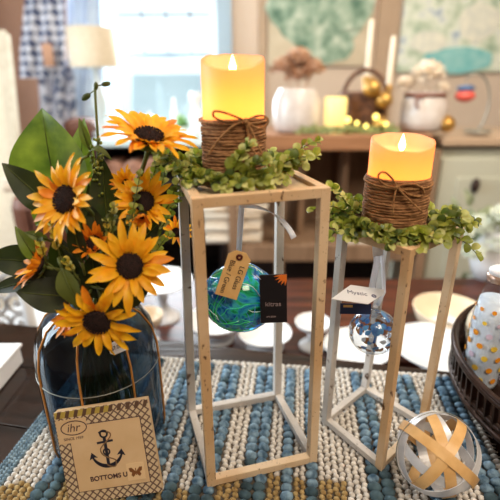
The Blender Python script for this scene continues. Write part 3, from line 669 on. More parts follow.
# white chair back at far left beyond the table
M['white_paint'] = mat('white_gloss_paint', srgb(232, 234, 236), srgb(214, 216, 218), 12, .4)
Y = .98; cxl = at(-34, 300, Y).x; cxr = at(26, 300, Y).x; ztop = at(10, 268, Y).z; zseat = at(10, 330, Y).z - .06
t = thing('white_chair', 'white painted chair with pierced scroll back beyond the table at the left edge', 'chair', ((cxl + cxr) / 2, Y + .2, FL))
mb = MB(); xm = (cxl + cxr) / 2; mb.tube(bez((cxl, Y, ztop - .01), (xm - .04, Y, ztop + .03), (xm + .04, Y, ztop + .03), (cxr, Y, ztop - .01)), .014, 10); mb.tube([(cxl, Y, zseat + .05), (cxr, Y, zseat + .05)], .010, 8); build('back_rail', mb, 'white_paint', t)
mb = MB(); wch = cxr - cxl
for i in range(3):
    for k in range(3):
        cx1 = cxl + wch * (i + .5) / 3; cz1 = zseat + .05 + (ztop - zseat - .06) * (k + .5) / 3; ra_ = min(wch / 6, (ztop - zseat - .06) / 6)
        mb.tube([(cx1 + ra_ * math.cos(a), Y, cz1 + ra_ * math.sin(a)) for a in [2 * PI * j / 14 for j in range(14)]], .0065, 6, closed=True)
        mb.ell((cx1, Y, cz1), (ra_ * .45, .006, ra_ * .45), n=8, m=6)
build('back_scrolls', mb, 'white_paint', t)
for x in (cxl, cxr): mb = MB(); mb.tube([(x, Y, ztop), (x, Y, zseat), (x, Y, FL)], [.013, .015, .012], 10); build('leg', mb, 'white_paint', t)
for x in (cxl - .01, cxr + .01): mb = MB(); mb.tube([(x, Y + .34, zseat - .01), (x, Y + .36, FL)], [.016, .012], 10); build('leg', mb, 'white_paint', t)
mb = MB(); mb.box((xm, Y + .18, zseat), (wch + .05, .38, .03), bev=.012); build('seat', mb, 'white_paint', t)

# ============================================================ THE NEAR TABLE AND THE RUNNER
ta = math.atan2(.598 - .763, .3206 + .5144); tu = V((math.cos(ta), math.sin(ta), 0)); tv = V((-tu.y, tu.x, 0)); e0 = V((-.5144, .763, 0))
t = thing('display_table', 'dark polished plank table carrying the runner, stands and vase', 'table', (0, .4, FL))
mb = MB(); R = Matrix((tu, tv, V((0, 0, 1)))).transposed(); NB = 5; wdt = .62 / NB
for k in range(NB):
    c = e0 + tu * .45 - tv * (wdt * (k + .5)) + V((0, 0, -.018)); mb.box(c, (1.6, wdt - .0015, .036), R, bev=.002)
build('table_top', mb, 'dark_wood', t)
mb = MB(); c = e0 + tu * .45 - tv * .31 + V((0, 0, -.075)); mb.box(c, (1.4, .5, .078), R); build('apron', mb, 'dark_wood', t)
for a in (-.2, 1.1):
    for b in (.07, .55):
        mb = MB(); c = e0 + tu * a - tv * b; mb.box((c.x, c.y, (FL - .036) / 2), (.06, .06, -FL - .036), R, bev=.004); build('leg', mb, 'dark_wood', t)

# woven runner
M['knit_cream'] = mat('cream_cotton_yarn', srgb(190, 182, 172), srgb(226, 220, 212), 130, .95, .5)
M['knit_blue'] = mat('blue_yarn', srgb(54, 82, 104), srgb(136, 164, 184), 100, .95, .6)
M['knit_blue_shade'] = mat('teal_shaded_yarn', srgb(44, 62, 70), srgb(84, 108, 118), 55, .95, .6)  # front shading coloured onto the blue knots, plus random darker knots
M['knit_cream_shade'] = mat('ochre_shaded_yarn', srgb(134, 106, 62), srgb(188, 162, 112), 130, .95, .5)  # front shading put into the cream yarn as ochre
M['knit_border'] = mat('grey_blue_braid', srgb(86, 110, 126), srgb(146, 168, 180), 150, .95, .6)
M['knit_base'] = mat('grey_woven_backing', srgb(74, 66, 58), srgb(104, 94, 82), 200, .95, .4)
ra = -math.atan2(.113, .994); ru = V((.994, -.113, 0)); rv = V((.113, .994, 0))
def RP(u, v, z): return ru * u + rv * v + V((0, 0, z))
RR = Matrix((ru, rv, V((0, 0, 1)))).transposed()
U0, U1, V0, V1 = -.362, .262, .19, .606
mb = MB(); rnd = random.Random(11)
mb.box(RP((U0 + U1) / 2, (V0 + V1) / 2, .0015), (U1 - U0, V1 - V0, .003), RR, mi=5)
cols = []  # (centre, width, kind)
blue = [(-.283, 2), (-.226, 1), (-.169, 2), (-.137, 1), (-.099, 2), (-.040, 2), (0, 1), (.030, 1), (.112, 2), (.180, 2), (.243, 2)]
edges = [U0 + .022]
for c, n in blue: edges += [c - .0078 * n, c + .0078 * n]
edges += [U1]
for c, n in blue:
    for k in range(n): cols.append((c + (k - (n - 1) / 2) * .0152, .0156, 'b'))
for i in range(0, len(edges) - 1, 2):
    g = edges[i + 1] - edges[i]
    if g < .004: continue
    n = max(1, round(g / .0088))
    for k in range(n): cols.append((edges[i] + g * (k + .5) / n, g / n, 'c'))
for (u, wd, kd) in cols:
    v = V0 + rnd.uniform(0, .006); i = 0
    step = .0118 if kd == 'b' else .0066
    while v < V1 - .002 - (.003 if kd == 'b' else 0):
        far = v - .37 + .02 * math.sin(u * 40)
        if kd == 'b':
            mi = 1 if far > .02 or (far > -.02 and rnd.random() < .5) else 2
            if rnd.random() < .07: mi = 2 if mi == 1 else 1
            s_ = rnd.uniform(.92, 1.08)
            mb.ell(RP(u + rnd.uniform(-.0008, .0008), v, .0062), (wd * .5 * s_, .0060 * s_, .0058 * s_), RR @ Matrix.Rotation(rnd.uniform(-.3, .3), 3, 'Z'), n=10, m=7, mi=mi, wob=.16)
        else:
            mi = 3 if v < .385 - .16 * (u - .02) ** 2 + .01 * rnd.random() - (.03 if u < -.08 else 0) and u < .07 else 0  # cream knots near the front take the painted shading
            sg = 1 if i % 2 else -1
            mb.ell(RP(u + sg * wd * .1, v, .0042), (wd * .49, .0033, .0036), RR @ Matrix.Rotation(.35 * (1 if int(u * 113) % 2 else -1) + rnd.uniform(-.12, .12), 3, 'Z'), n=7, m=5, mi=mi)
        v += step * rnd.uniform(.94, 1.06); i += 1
v = V0
while v < V1:
    for k in range(4): mb.ell(RP(U0 + .003 + .0052 * k, v + .002 * (k % 2), .0038), (.0032, .0026, .0034), RR @ Matrix.Rotation(.5 if k % 2 else -.5, 3, 'Z'), n=6, m=4, mi=4)
    v += .0052
# knotted end and right fringe
u = U0
while u < U1:
    mb.ell(RP(u, V1, .0045), (.0058, .0042, .0042), RR @ Matrix.Rotation(rnd.uniform(-.4, .4), 3, 'Z'), n=7, m=5, mi=0); u += rnd.uniform(.008, .011)
v = V0
while v < V1:
    mb.ell(RP(U1 + .002, v, .004), (.0055, .0035, .0038), RR @ Matrix.Rotation(rnd.uniform(-.5, .5), 3, 'Z'), n=7, m=5, mi=0)
    mb.tube([RP(U1, v, .004), RP(U1 + .007, v + .001, .003), RP(U1 + .012 + rnd.uniform(-.003, .004), v + rnd.uniform(-.003, .003), .0012)], [.0012, .0011, .0008], 5, mi=0)
    v += rnd.uniform(.006, .009)
build('table_runner', mb, ['knit_cream', 'knit_blue', 'knit_blue_shade', 'knit_cream_shade', 'knit_border', 'knit_base'], None, 'chunky woven table runner with cream braids and blue pebble stripes', 'runner')
RZ = .0095   # what stands on the runner sinks slightly into the yarn

# ============================================================ METAL STANDS
def stand(name, lb, B, T, h, w_, tray):
    """B, T: base and top corners (front-left, front-right, back-right, back-left)"""
    c = sum((V((p[0], p[1], 0)) for p in B), V()) / 4
    t = thing(name, lb, 'candle stand', (c.x, c.y, RZ), group='wood and metal frame candle stands')
    def inset(Q, z):
        m = sum((V((p[0], p[1], 0)) for p in Q), V()) / 4; out = []
        for i, p in enumerate(Q):
            p = V((p[0], p[1], 0)); a = (V((Q[(i + 1) % 4][0], Q[(i + 1) % 4][1], 0)) - p).normalized(); b = (V((Q[i - 1][0], Q[i - 1][1], 0)) - p).normalized()
            out.append(p + a * w_ / 2 + b * w_ / 2 + V((0, 0, z)))
        return out
    b = inset(B, RZ + w_ / 2); tp = inset(T, h - w_ / 2)
    for i in range(4):
        d = (b[(i + 1) % 4] - b[i]).normalized()
        mb = MB(); mb.beam(b[i] - V((0, 0, w_ / 2)), tp[i] + V((0, 0, w_ / 2 - .0004)), w_, w_, d)
        build('post', mb, 'paint' if i in tray['tan'] else 'paint_cool_lit', t)  # front posts get the warm-lit tone, rear posts the cool-lit one
    for i in range(4):
        j = (i + 1) % 4; d = (b[j] - b[i]).normalized()
        mb = MB(); mb.beam(b[i] + d * w_ * .42, b[j] - d * w_ * .42, w_ * .92, w_ * .92, (0, 0, 1)); build('base_bar', mb, 'paint' if i == 0 else 'paint_cool_lit', t)
        d = (tp[j] - tp[i]).normalized()
        mb = MB(); mb.beam(tp[i] + d * w_ * .42, tp[j] - d * w_ * .42, w_ * .96, w_ * .96, (0, 0, 1)); build('top_bar', mb, 'paint', t)
    # inset board
    m = sum(tp, V()) / 4; zz = h - tray['drop']
    mb = MB(); q = [m + (p - m) * .955 for p in tp]
    lo = [V((p.x, p.y, zz - .004)) for p in q]; hi = [V((p.x, p.y, zz)) for p in q]
    mb.add(lo + hi, [(3, 2, 1, 0), (4, 5, 6, 7)] + [(i, (i + 1) % 4, 4 + (i + 1) % 4, 4 + i) for i in range(4)], smooth=False)
    build('top_board', mb, 'shelf_board', t)
    return t, m, zz
S1B = [(-.0514, .3661), (.0832, .402), (.0433, .5268), (-.0919, .4919)]
S1T = [(-.0512, .364), (.0785, .4045), (.0415, .541), (-.082, .480)]
S2B = [(.1586, .3868), (.2445, .4625), (.1762, .5416), (.0991, .471)]
S2T = [(.1584, .391), (.2455, .4615), (.185, .540), (.0999, .4625)]
st1, m1, z1 = stand('candle_stand', 'tall distressed cream square frame stand holding the larger candle', S1B, S1T, .36, .0106, dict(tan=(0, 1), drop=.005))
st2, m2, z2 = stand('candle_stand', 'short distressed cream square frame stand, cornered forward, holding the smaller candle', S2B, S2T, .30, .0096, dict(tan=(0, 1), drop=.003))

# ============================================================ CANDLES
def candle(lb, c, r, z0, h, wrap_h, rise, seed, power, facing):
    t = thing('pillar_candle', lb, 'candle', (c[0], c[1], z0), group='lit pillar candles on the stands')
    n = 48; mb = MB(); X, Y = c
    def rim(a):   # the wavy melted rim: lower towards the viewer
        f = .5 + .5 * math.cos(a - facing)
        return h - rise * f ** 1.7 - .0015 * noise.noise(V((math.cos(a) * 2, math.sin(a) * 2, seed)))
    rows = []
    for k in range(9): rows.append([(r * (1 if k else .985), rim(2 * PI * j / n) * k / 8.0 * .985) for j in range(n)])
    rows.append([(r * .985, rim(2 * PI * j / n) * .997) for j in range(n)])
    rows.append([(r * .93, rim(2 * PI * j / n)) for j in range(n)])
    fl = h - rise - .006
    rows.append([(r * .86, rim(2 * PI * j / n) - .003) for j in range(n)])
    rows.append([(r * .78, fl + (rim(2 * PI * j / n) - fl) * .35) for j in range(n)])
    rows.append([(r * .55, fl + .001) for j in range(n)])
    rows.append([(r * .02, fl) for j in range(n)])
    vs = [(X + q[j][0] * math.cos(2 * PI * j / n), Y + q[j][0] * math.sin(2 * PI * j / n), z0 + q[j][1]) for q in rows for j in range(n)]
    fs = [(i * n + j, i * n + (j + 1) % n, (i + 1) * n + (j + 1) % n, (i + 1) * n + j) for i in range(len(rows) - 1) for j in range(n)]
    fs.append(list(range(n))[::-1]); mb.add(vs, fs); build('wax', mb, 'wax', t)
    fz = z0 + fl
    mb = MB(); mb.lathe([(0, 0), (.0016, .002), (.0034, .006), (.0036, .009), (.0022, .014), (.0008, .018), (0, .020)], 14, (X, Y, fz)); build('flame', mb, 'flame', t)
    # twine sleeve: a stack of slightly uneven coils
    mb = MB(); rnd = random.Random(seed); z = .001; k = 0; mb.lathe([(r + .0001, .0), (r + .0012, .0), (r + .0012, wrap_h), (r + .0001, wrap_h), (r + .0001, 0)], 40, (X, Y, z0))
    while z < wrap_h:
        rr = r + .0012; pts = []
        for j in range(32):
            a = 2 * PI * j / 32; pts.append((X + (rr + .0004 * math.sin(a * 3 + k)) * math.cos(a), Y + (rr + .0004 * math.sin(a * 3 + k)) * math.sin(a), z0 + z + .0009 * math.sin(a * 2 + k * 1.7)))
        mb.tube(pts, .0015, 6, closed=True); z += .0023; k += 1
    build('twine_wrap', mb, 'jute', t)
    return t, rim
C1 = (-.0158, .447); C2 = (.1628, .4635)
h1 = at(233, 54, .475).z - z1; h2 = at(401, 133, .49).z - z2
ck1, rim1 = candle('larger lit ivory candle with twine wrap on the tall stand', C1, .0308, z1, h1, at(235, 121, .415).z - z1, .016, 1, 1, -PI / 2)
ck2, rim2 = candle('smaller lit ivory candle with twine wrap on the short stand', C2, .0328, z2, h2, at(401, 181, .43).z - z2, .012, 2, 1, -PI / 2 - .1)
point_light('candle_glow', (C1[0], C1[1], z1 + .074), .135, (1, .58, .2), .012)
point_light('candle_glow', (C2[0], C2[1], z2 + .058), .12, (1, .58, .2), .012)
point_light('flame_light', (C1[0], C1[1], z1 + h1 + .004), .03, (1, .7, .35), .004)
point_light('flame_light', (C2[0], C2[1], z2 + h2 + .004), .03, (1, .7, .35), .004)

def bow(parent, knot, Yf, loops, tails, r=.0011):
    mb = MB(); k = V(knot)
    for lp in loops: mb.tube(lp, r, 7)
    for tl in tails: mb.tube(tl, r * .9, 7)
    mb.ell(k, (.003, .0026, .003), n=10, m=6)
    build('twine_bow', mb, 'jute_cord', parent)
yf = C1[1] - .0351; P = lambda x, y, d=0: at(x, y, yf - d)
kn = P(246, 121)
bow(ck1, kn, yf, [bez(kn, P(225, 112, .004), P(208, 106, .004), P(214, 117, .001), 12) + bez(P(214, 117, .001), P(222, 124), P(236, 120), kn, 8)[1:],
                  bez(kn, P(266, 108, .003), P(275, 122, -.004), P(262, 128, -.002), 12) + bez(P(262, 128, -.002), P(256, 130), P(250, 124), kn, 6)[1:]],
    [bez(kn, P(232, 122, .002), P(214, 142, .003), P(207, 158, .003), 12), bez(kn, P(256, 135, .003), P(257, 150, .003), P(270, 166, .004), 12), bez(kn, P(250, 140), P(248, 150, .001), P(262, 160, .003), 10)])
mb = MB(); mb.tube([(C1[0] + .0341 * math.cos(a), C1[1] + .0341 * math.sin(a), kn.z - .001 + .002 * math.sin(a)) for a in [2 * PI * j / 32 for j in range(32)]], .0012, 6, closed=True); build('twine_tie', mb, 'jute_cord', ck1)
yf = C2[1] - .0371; kn = P(397, 187)
bow(ck2, kn, yf, [bez(kn, P(392, 176, .003), P(382, 166, .004), P(378, 176, .002), 12) + bez(P(378, 176, .002), P(378, 184), P(390, 188), kn, 8)[1:],
                  bez(kn, P(412, 180, .003), P(426, 186, -.002), P(424, 195, -.004), 12) + bez(P(424, 195, -.004), P(415, 200), P(404, 192), kn, 6)[1:]],
    [bez(kn, P(394, 196, .002), P(393, 204, .003), P(393, 216, .003), 10), bez(kn, P(402, 194, .002), P(414, 204, .003), P(422, 212, .003), 10)])
mb = MB(); mb.tube([(C2[0] + .0358 * math.cos(a), C2[1] + .0358 * math.sin(a), kn.z - .001 + .002 * math.sin(a)) for a in [2 * PI * j / 32 for j in range(32)]], .0012, 6, closed=True); build('twine_tie', mb, 'jute_cord', ck2)

# ============================================================ EUCALYPTUS WREATHS
def sprig_mesh(p0, p3, lift, rnd, n_pairs=7, ls=.0115):
    mb = MB(); p0, p3 = V(p0), V(p3); mid = (p0 + p3) / 2 + V((0, 0, lift)); pts = bez(p0, p0 * .6 + mid * .4, mid, p3, 12)
    mb.tube(pts, [.0011 * (1 - i / 20) for i in range(len(pts))], 5, mi=3)
    for i in range(1, n_pairs + 1):
        f = .18 + .82 * i / n_pairs; k = min(int(f * 12), 11); b = pts[k].lerp(pts[k + 1], f * 12 - k); tg = (pts[k + 1] - pts[k]).normalized()
        side = tg.orthogonal().normalized(); side.rotate(Matrix.Rotation(i * 1.35 + rnd.uniform(-.3, .3), 3, tg)); kind = rnd.choice([0, 0, 1, 2, 0])
        for sg in (1, -1):
            d = (side * sg * .85 + tg * .6 + V((0, 0, .25))).normalized(); L = ls * rnd.uniform(.8, 1.2) * (1.05 - .3 * f)
            upn = (V((0, -.55, .8)) + side * .2 + tg * rnd.uniform(-.5, .5)).normalized()
            mb.blade(b, b + d * L, L * .88, upn, bend=.12, fold=.12, n=6, k=4, mi=kind, shape='round')
    mb.blade(pts[-1], pts[-1] + (pts[-1] - pts[-2]).normalized() * ls * .8, ls * .6, (0, -.6, .8), n=5, k=4, mi=2, shape='round')
    return mb
def wreath(lb, c, z, r_in, tips, seed, name='greenery_wreath'):
    t = thing(name, lb, 'wreath', (c[0], c[1], z), group='eucalyptus candle wreaths')
    rnd = random.Random(seed)
    mb = MB(); mb.tube([(c[0] + r_in * 1.18 * math.cos(a), c[1] + r_in * 1.18 * math.sin(a), z + .005 + .002 * math.sin(5 * a)) for a in [2 * PI * j / 36 for j in range(36)]], .0032, 7, closed=True); build('ring', mb, 'twig', t)
    for (ang, rad, zt, lift, npair) in tips:
        a0 = ang - .45; p0 = V((c[0] + r_in * 1.12 * math.cos(a0), c[1] + r_in * 1.12 * math.sin(a0), z + .006))
        p3 = V((c[0] + rad * math.cos(ang), c[1] + rad * math.sin(ang), z + zt))
        build('sprig', sprig_mesh(p0, p3, lift, rnd, npair), ['leafA', 'leafB', 'leafC', 'twig'], t)
    return t
rnd = random.Random(21)
tips1 = []
for i in range(30):
    a = 2 * PI * i / 30 + rnd.uniform(-.1, .1); fr = math.sin(a) < -.35
    rad = rnd.uniform(.062, .074) if not fr else rnd.uniform(.052, .06)
    tips1.append((a, rad, rnd.uniform(.006, .026) if not fr else rnd.uniform(.004, .016), .008, 7))
tips1 += [(-.05, .083, .042, .012, 8), (.15, .086, .026, .01, 8), (-.3, .075, .03, .012, 7), (-1.25, .05, .044, .012, 8), (-1.0, .054, .03, .01, 7), (PI + .2, .076, .032, .01, 8), (PI - .1, .08, .018, .008, 8), (PI + .55, .068, .022, .01, 7)]
wreath('eucalyptus wreath around the base of the larger candle', C1, z1 + .001, .036, tips1, 31)
tips2 = []
for i in range(30):
    a = 2 * PI * i / 30 + rnd.uniform(-.1, .1); fr = math.sin(a) < -.35
    rad = rnd.uniform(.064, .078) if not fr else rnd.uniform(.056, .066)
    tips2.append((a, rad, rnd.uniform(.004, .02) if not fr else rnd.uniform(0, .012), .008, 7))
tips2 += [(PI + .15, .077, .05, .014, 9), (PI + .3, .09, .034, .012, 8), (PI - .1, .09, .02, .01, 8), (PI + .45, .085, .004, .008, 8), (-.25, .082, .01, .012, 8), (-.4, .09, -.018, .016, 9), (-.05, .092, .008, .01, 8), (-.6, .07, .025, .01, 7), (.3, .09, .012, .01, 7)]
wreath('eucalyptus wreath around the base of the smaller candle', C2, z2 + .001, .0385, tips2, 32)

# ============================================================ GLASS ORNAMENTS
def glassball(name, color_nodes, rough=.02, tr=.75):
    m = bpy.data.materials.new(name); m.use_nodes = True; nt = m.node_tree; b = nt.nodes['Principled BSDF']
    tc = nt.nodes.new('ShaderNodeTexCoord'); n = nt.nodes.new('ShaderNodeTexNoise'); n.inputs['Scale'].default_value = color_nodes[1]; n.inputs['Detail'].default_value = 5; n.inputs['Distortion'].default_value = 2.5
    r = nt.nodes.new('ShaderNodeValToRGB'); cols = color_nodes[0]
    while len(r.color_ramp.elements) < len(cols): r.color_ramp.elements.new(.5)
    for i, c in enumerate(cols): r.color_ramp.elements[i].position = .32 + .36 * i / (len(cols) - 1); r.color_ramp.elements[i].color = c
    mp = nt.nodes.new('ShaderNodeMapping'); mp.inputs['Rotation'].default_value = (.5, .7, 0)
    nt.links.new(tc.outputs['Object'], mp.inputs[0]); nt.links.new(mp.outputs[0], n.inputs['Vector']); nt.links.new(n.outputs['Fac'], r.inputs[0]); nt.links.new(r.outputs[0], b.inputs['Base Color'])
    b.inputs['Roughness'].default_value = rough; b.inputs['Transmission Weight'].default_value = tr; b.inputs['IOR'].default_value = 1.2
    b.inputs['Coat Weight'].default_value = .5
    return m
M['fused'] = glassball('blue_green_fused_glass', ([srgb(20, 50, 140), srgb(24, 110, 190), srgb(60, 180, 200), srgb(40, 190, 110), srgb(12, 100, 70)], 30), tr=.45)
M['thread_g'] = mat('green_glass_thread', srgb(60, 220, 120), rough=.15, coat=1); M['thread_b'] = mat('blue_glass_thread', srgb(60, 130, 220), rough=.15, coat=1); M['thread_w'] = mat('pale_glass_thread', srgb(210, 236, 240), rough=.15, coat=1)
BY = .447; bc = at(240, 297, BY); br = .0432
t = thing('glass_ball_ornament', 'blue and green marbled glass ball hanging inside the tall stand', 'ornament', bc, group='glass balls hanging in the stands')
mb = MB(); mb.ell(bc, (br, br * .92, br * .95), n=40, m=24); build('ball', mb, 'fused', t)
mb = MB(); rnd = random.Random(4)
for i in range(90):
    a = rnd.uniform(0, 2 * PI); z = rnd.uniform(-.95, .95); p = V((math.cos(a) * math.sqrt(1 - z * z), math.sin(a) * math.sqrt(1 - z * z), z)); d = V((rnd.uniform(-1, 1), rnd.uniform(-1, 1), rnd.uniform(-1, 1))); pts = []
    for k in range(9):
        pts.append(bc + V((p.x * br, p.y * br * .92, p.z * br * .95)) * 1.0); d += V((rnd.uniform(-1, 1), rnd.uniform(-1, 1), rnd.uniform(-1, 1))) * .5; p = (p + (d - p * d.dot(p)).normalized() * .13).normalized()
    c_ = 2 if rnd.random() < .16 else (0 if z < .1 and rnd.random() < .85 or rnd.random() < .15 else 1)
    mb.tube(pts, [.0002] + [.0005 * rnd.uniform(.6, 1.4)] * 7 + [.0002], 5, mi=c_)
build('glass_threads', mb, ['thread_g', 'thread_b', 'thread_w'], t)
topb = bc + V((0, 0, br * .95))
mb = MB(); mb.lathe([(0, 0), (.007, 0), (.006, .003), (.004, .005), (0, .005)], 16, topb - V((0, 0, .002))); mb.tube([topb + V((.004 * math.cos(a), 0, .005 + .004 * math.sin(a))) for a in [2 * PI * j / 14 for j in range(14)]], .0012, 6, closed=True); build('hanging_loop', mb, 'thread_w', t)
# ribbon over the front top bar
t = thing('ribbon', 'white ribbon with a free curling end holding the green glass ball', 'ribbon', at(242, 205, .40), group='white ribbons on the glass balls')
tb = at(242, 206, BY - .003); zb_ = .3465
mb = MB(); a = V((tb.x, BY, .3525)); bot = topb + V((-.001, -.001, .008))
mb.strip([V((tb.x + .0, BY, z1 - .0045)), V((tb.x, BY - .001, z1 - .02)), (V((tb.x, BY, z1)) + bot) / 2, bot], .0058, (1, .2, 0))
mb.strip([V((tb.x + .001, BY + .004, z1 - .0045)), (V((tb.x + .002, BY + .004, z1)) + bot) / 2, bot + V((0, .002, 0))], .0058, (1, -.3, 0))
build('hanging_band', mb, 'ribbon', t)
mb = MB(); q0 = V((tb.x, BY, z1 - .006)); f = lambda x, y, Yq: at(x, y, Yq)
pts = bez(f(240, 206, BY - .012), f(262, 204, BY - .014), f(284, 215, BY - .025), f(294, 238, BY - .03), 14); mb.strip(pts, .0062, [V((.1, .5, -1)).lerp(V((.9, .3, .2)), i / 14) for i in range(15)]); build('free_end', mb, 'ribbon', t)
# kraft tag
def card(name, lb, cat, pxs, Y, th, mats, facing_mtx=None, punch=None, group=None):
    """flat card from four pixel corners (tl, tr, br, bl); local frame x right, y up, z to the viewer"""
    Ys = Y if isinstance(Y, (list, tuple)) else [Y] * 4
    P_ = [at(p[0], p[1], Ys[i]) for i, p in enumerate(pxs)]
    ux = ((P_[1] - P_[0]) + (P_[2] - P_[3])) / 2; uy = ((P_[0] - P_[3]) + (P_[1] - P_[2])) / 2
    W_, H_ = ux.length, uy.length; x = ux.normalized(); z = x.cross(uy).normalized(); y = z.cross(x); c = sum(P_, V()) / 4
    mt = Matrix((x, y, z)).transposed().to_4x4(); mt.translation = c
    return thing(name, lb, cat, mtx=mt, group=group), W_, H_
t, W_, H_ = card('paper_tag', 'tan kraft paper tag with handwriting on the green glass ball', 'tag', [(230, 249), (251, 254), (238, 301), (215, 293)], BY - br - .003, .0006, None)
mb = MB(); o = .3; pts = [(-W_ / 2, -H_ / 2), (W_ / 2, -H_ / 2), (W_ / 2, H_ / 2 - W_ * .25), (W_ * .22, H_ / 2), (-W_ * .22, H_ / 2), (-W_ / 2, H_ / 2 - W_ * .25)]
mb.poly(pts, -.0004, .0004, lambda x, y, z: V((x, y, z))); build('card', mb, 'kraft', t, local=True)
mb = MB(); R0 = Matrix.Identity(3); mb.lathe([(.0012, .0004), (.0012, .0011), (.0034, .0011), (.0036, .0004)], 18, (0, H_ / 2 - .0062, 0)); build('eyelet', mb, 'rivet', t, local=True)
Rz = lambda a, x, y, z=.0005: Matrix.Translation((x, y, z)) @ Matrix.Rotation(a, 4, 'Z') @ Matrix.Shear('XZ', 4, (.0, .0))
text_mesh('handwriting', 'Blue / Green', .0076, 'ink', t, Rz(-PI / 2, -W_ * .22, -.004)); text_mesh('handwriting', 'LG Glass', .0076, 'ink', t, Rz(-PI / 2, W_ * .24, -.002))
# black card
t, W_, H_ = card('gift_card', 'black card with orange sun corner beside the green glass ball', 'card', [(260, 275), (287, 274), (287, 322), (260, 323)], [BY - .040, BY - .040, BY - .037, BY - .037], .0006, None)
mb = MB(); mb.box((0, 0, 0), (W_, H_, .0012), bev=.0002); build('card_body', mb, 'blackcard', t, local=True)
mb = MB(); cx_, cy_ = W_ * .5, H_ * .5; rr = W_ * .30; pts = [(cx_, cy_)]
for i in range(11):
    a = PI + (PI / 2) * i / 10; q = rr * (1.6 if i % 2 else .95); pts.append((cx_ + q * math.cos(a), cy_ + q * math.sin(a)))
pts = [(min(x, W_ / 2 - .0002), min(y, H_ / 2 - .0002)) for x, y in pts]; mb.poly(pts, .0006, .0009, lambda x, y, z: V((x, y, z))); build('sun_print', mb, 'orange_print', t, local=True)
text_mesh('printed_word', 'kitras', .0078, 'grey_print', t, Matrix.Translation((-W_ * .02, -H_ * .10, .0007))); text_mesh('printed_line', 'art glass', .0032, 'grey_print', t, Matrix.Translation((-W_ * .1, -H_ * .36, .0007)))
mb = MB(); mb.tube([(-W_ * .45, H_ * .42, .001), (-W_ * .5, H_ * .46, .002), (-W_ * .6, H_ * .5, 0)] , .0004, 5); build('white_string', mb, 'ribbon', t, local=True)

# clear ornament in the short stand
BY2 = .455; b2 = at(373, 331, BY2); r2_ = at(397, 331, BY2).x - b2.x
M['inner_blue'] = mat('cobalt_glass_streak', srgb(40, 90, 180), srgb(110, 180, 235), 90, .1, coat=1); M['inner_brown'] = mat('amber_glass_streak', srgb(130, 76, 48), srgb(220, 160, 100), 70, .1, coat=1); M['inner_white'] = mat('white_glass_streak', srgb(220, 228, 240), rough=.1, coat=1)
t = thing('glass_ball_ornament', 'small clear glass ball with blue and amber streaks hanging in the short stand', 'ornament', b2, group='glass balls hanging in the stands')
mb = MB(); mb.ell(b2, (r2_, r2_, r2_ * .96), n=40, m=24); build('ball', mb, 'clear', t)
mb = MB(); rnd = random.Random(9)
for i in range(140):
    a = rnd.uniform(0, 2 * PI); z = rnd.uniform(-.5, .97); mi = (0 if z > .4 else rnd.choice([1, 1, 1, 0, 2, 2])); q = math.sqrt(1 - z * z); p = V((math.cos(a) * q, math.sin(a) * q, z)) * r2_ * .93
    tn = p.orthogonal().normalized(); tn.rotate(Matrix.Rotation(rnd.uniform(0, 6), 3, p.normalized())); mb.blade(b2 + p - tn * .0045, b2 + p * .99 + tn * .0045, .006, p, bend=.1, fold=-.05, n=5, k=3, mi=mi, shape='leaf')
mb.tube(bez(b2 + V((.0, -.006, .01)), b2 + V((.006, -.008, 0)), b2 + V((-.004, -.008, -.01)), b2 + V((.003, -.004, -r2_ * .9)), 10), .0018, 7, mi=0)
build('colour_streaks', mb, ['inner_blue', 'inner_brown', 'inner_white'], t)
tp2 = b2 + V((0, 0, r2_ * .95)); mb = MB(); mb.lathe([(0, 0), (.008, 0), (.006, .003), (.003, .005), (0, .005)], 16, tp2 - V((0, 0, .002))); mb.tube([tp2 + V((.004 * math.cos(a), 0, .006 + .004 * math.sin(a))) for a in [2 * PI * j / 14 for j in range(14)]], .0013, 6, closed=True); build('hanging_loop', mb, 'clear', t)
t = thing('ribbon', 'doubled white ribbon holding the small clear glass ball', 'ribbon', at(378, 245, BY2), group='white ribbons on the glass balls')
qt = at(378, 240, BY2); qt.z = z2 - .0045
mb = MB(); mb.strip([qt + V((-.003, 0, 0)), at(377, 262, BY2), at(372, 287, BY2 - .003), at(372, 291, BY2 - .003)], .0085, (1, .3, 0)); build('front_band', mb, 'ribbon', t)
mb = MB(); mb.strip([qt + V((.002, .003, 0)), at(383, 268, BY2 + .003), at(384, 292, BY2 + .002), tp2 + V((.002, 0, .007))], .0045, (1, -.4, 0)); build('back_band', mb, 'ribbon', t)
mb = MB(); mb.strip([qt + V((-.003, -.002, 0)), at(378, 256, BY2 - .002)], .011, (1, 0, 0), .001); build('tape', mb, 'whitecard', t)
t, W_, H_ = card('paper_tag', 'white handwritten tag on the ribbon of the clear glass ball', 'tag', [(347, 286), (382, 291), (371, 303), (335, 298)], [.436, .436, .410, .410], .0006, None)
sk = H_ * .42
mb = MB(); mb.poly([(-W_ / 2 - sk, -H_ / 2), (W_ / 2 - sk, -H_ / 2), (W_ / 2 + sk * .7, H_ * .2), (W_ / 2 + sk * .9, H_ / 2), (-W_ / 2 + sk, H_ / 2)], -.0004, .0004, lambda x, y, z: V((x, y, z))); build('card', mb, 'whitecard', t, local=True)
mb = MB(); mb.lathe([(.001, .0004), (.001, .001), (.0028, .001), (.003, .0004)], 16, (W_ * .42, 0, 0)); build('eyelet', mb, 'grey_ink', t, local=True)
text_mesh('handwriting', 'Mystic', .009, 'grey_ink', t, Matrix.Translation((-W_ * .05, .0012, .0005)))
t, W_, H_ = card('gift_card', 'dark blue folded card behind the white tag', 'card', [(340, 301), (372, 306), (370, 312), (340, 316)], [.438, .438, .435, .435], .0006, None)
mb = MB(); mb.box((0, 0, 0), (W_, H_, .0012), bev=.0002); build('card_body', mb, 'navycard', t, local=True)
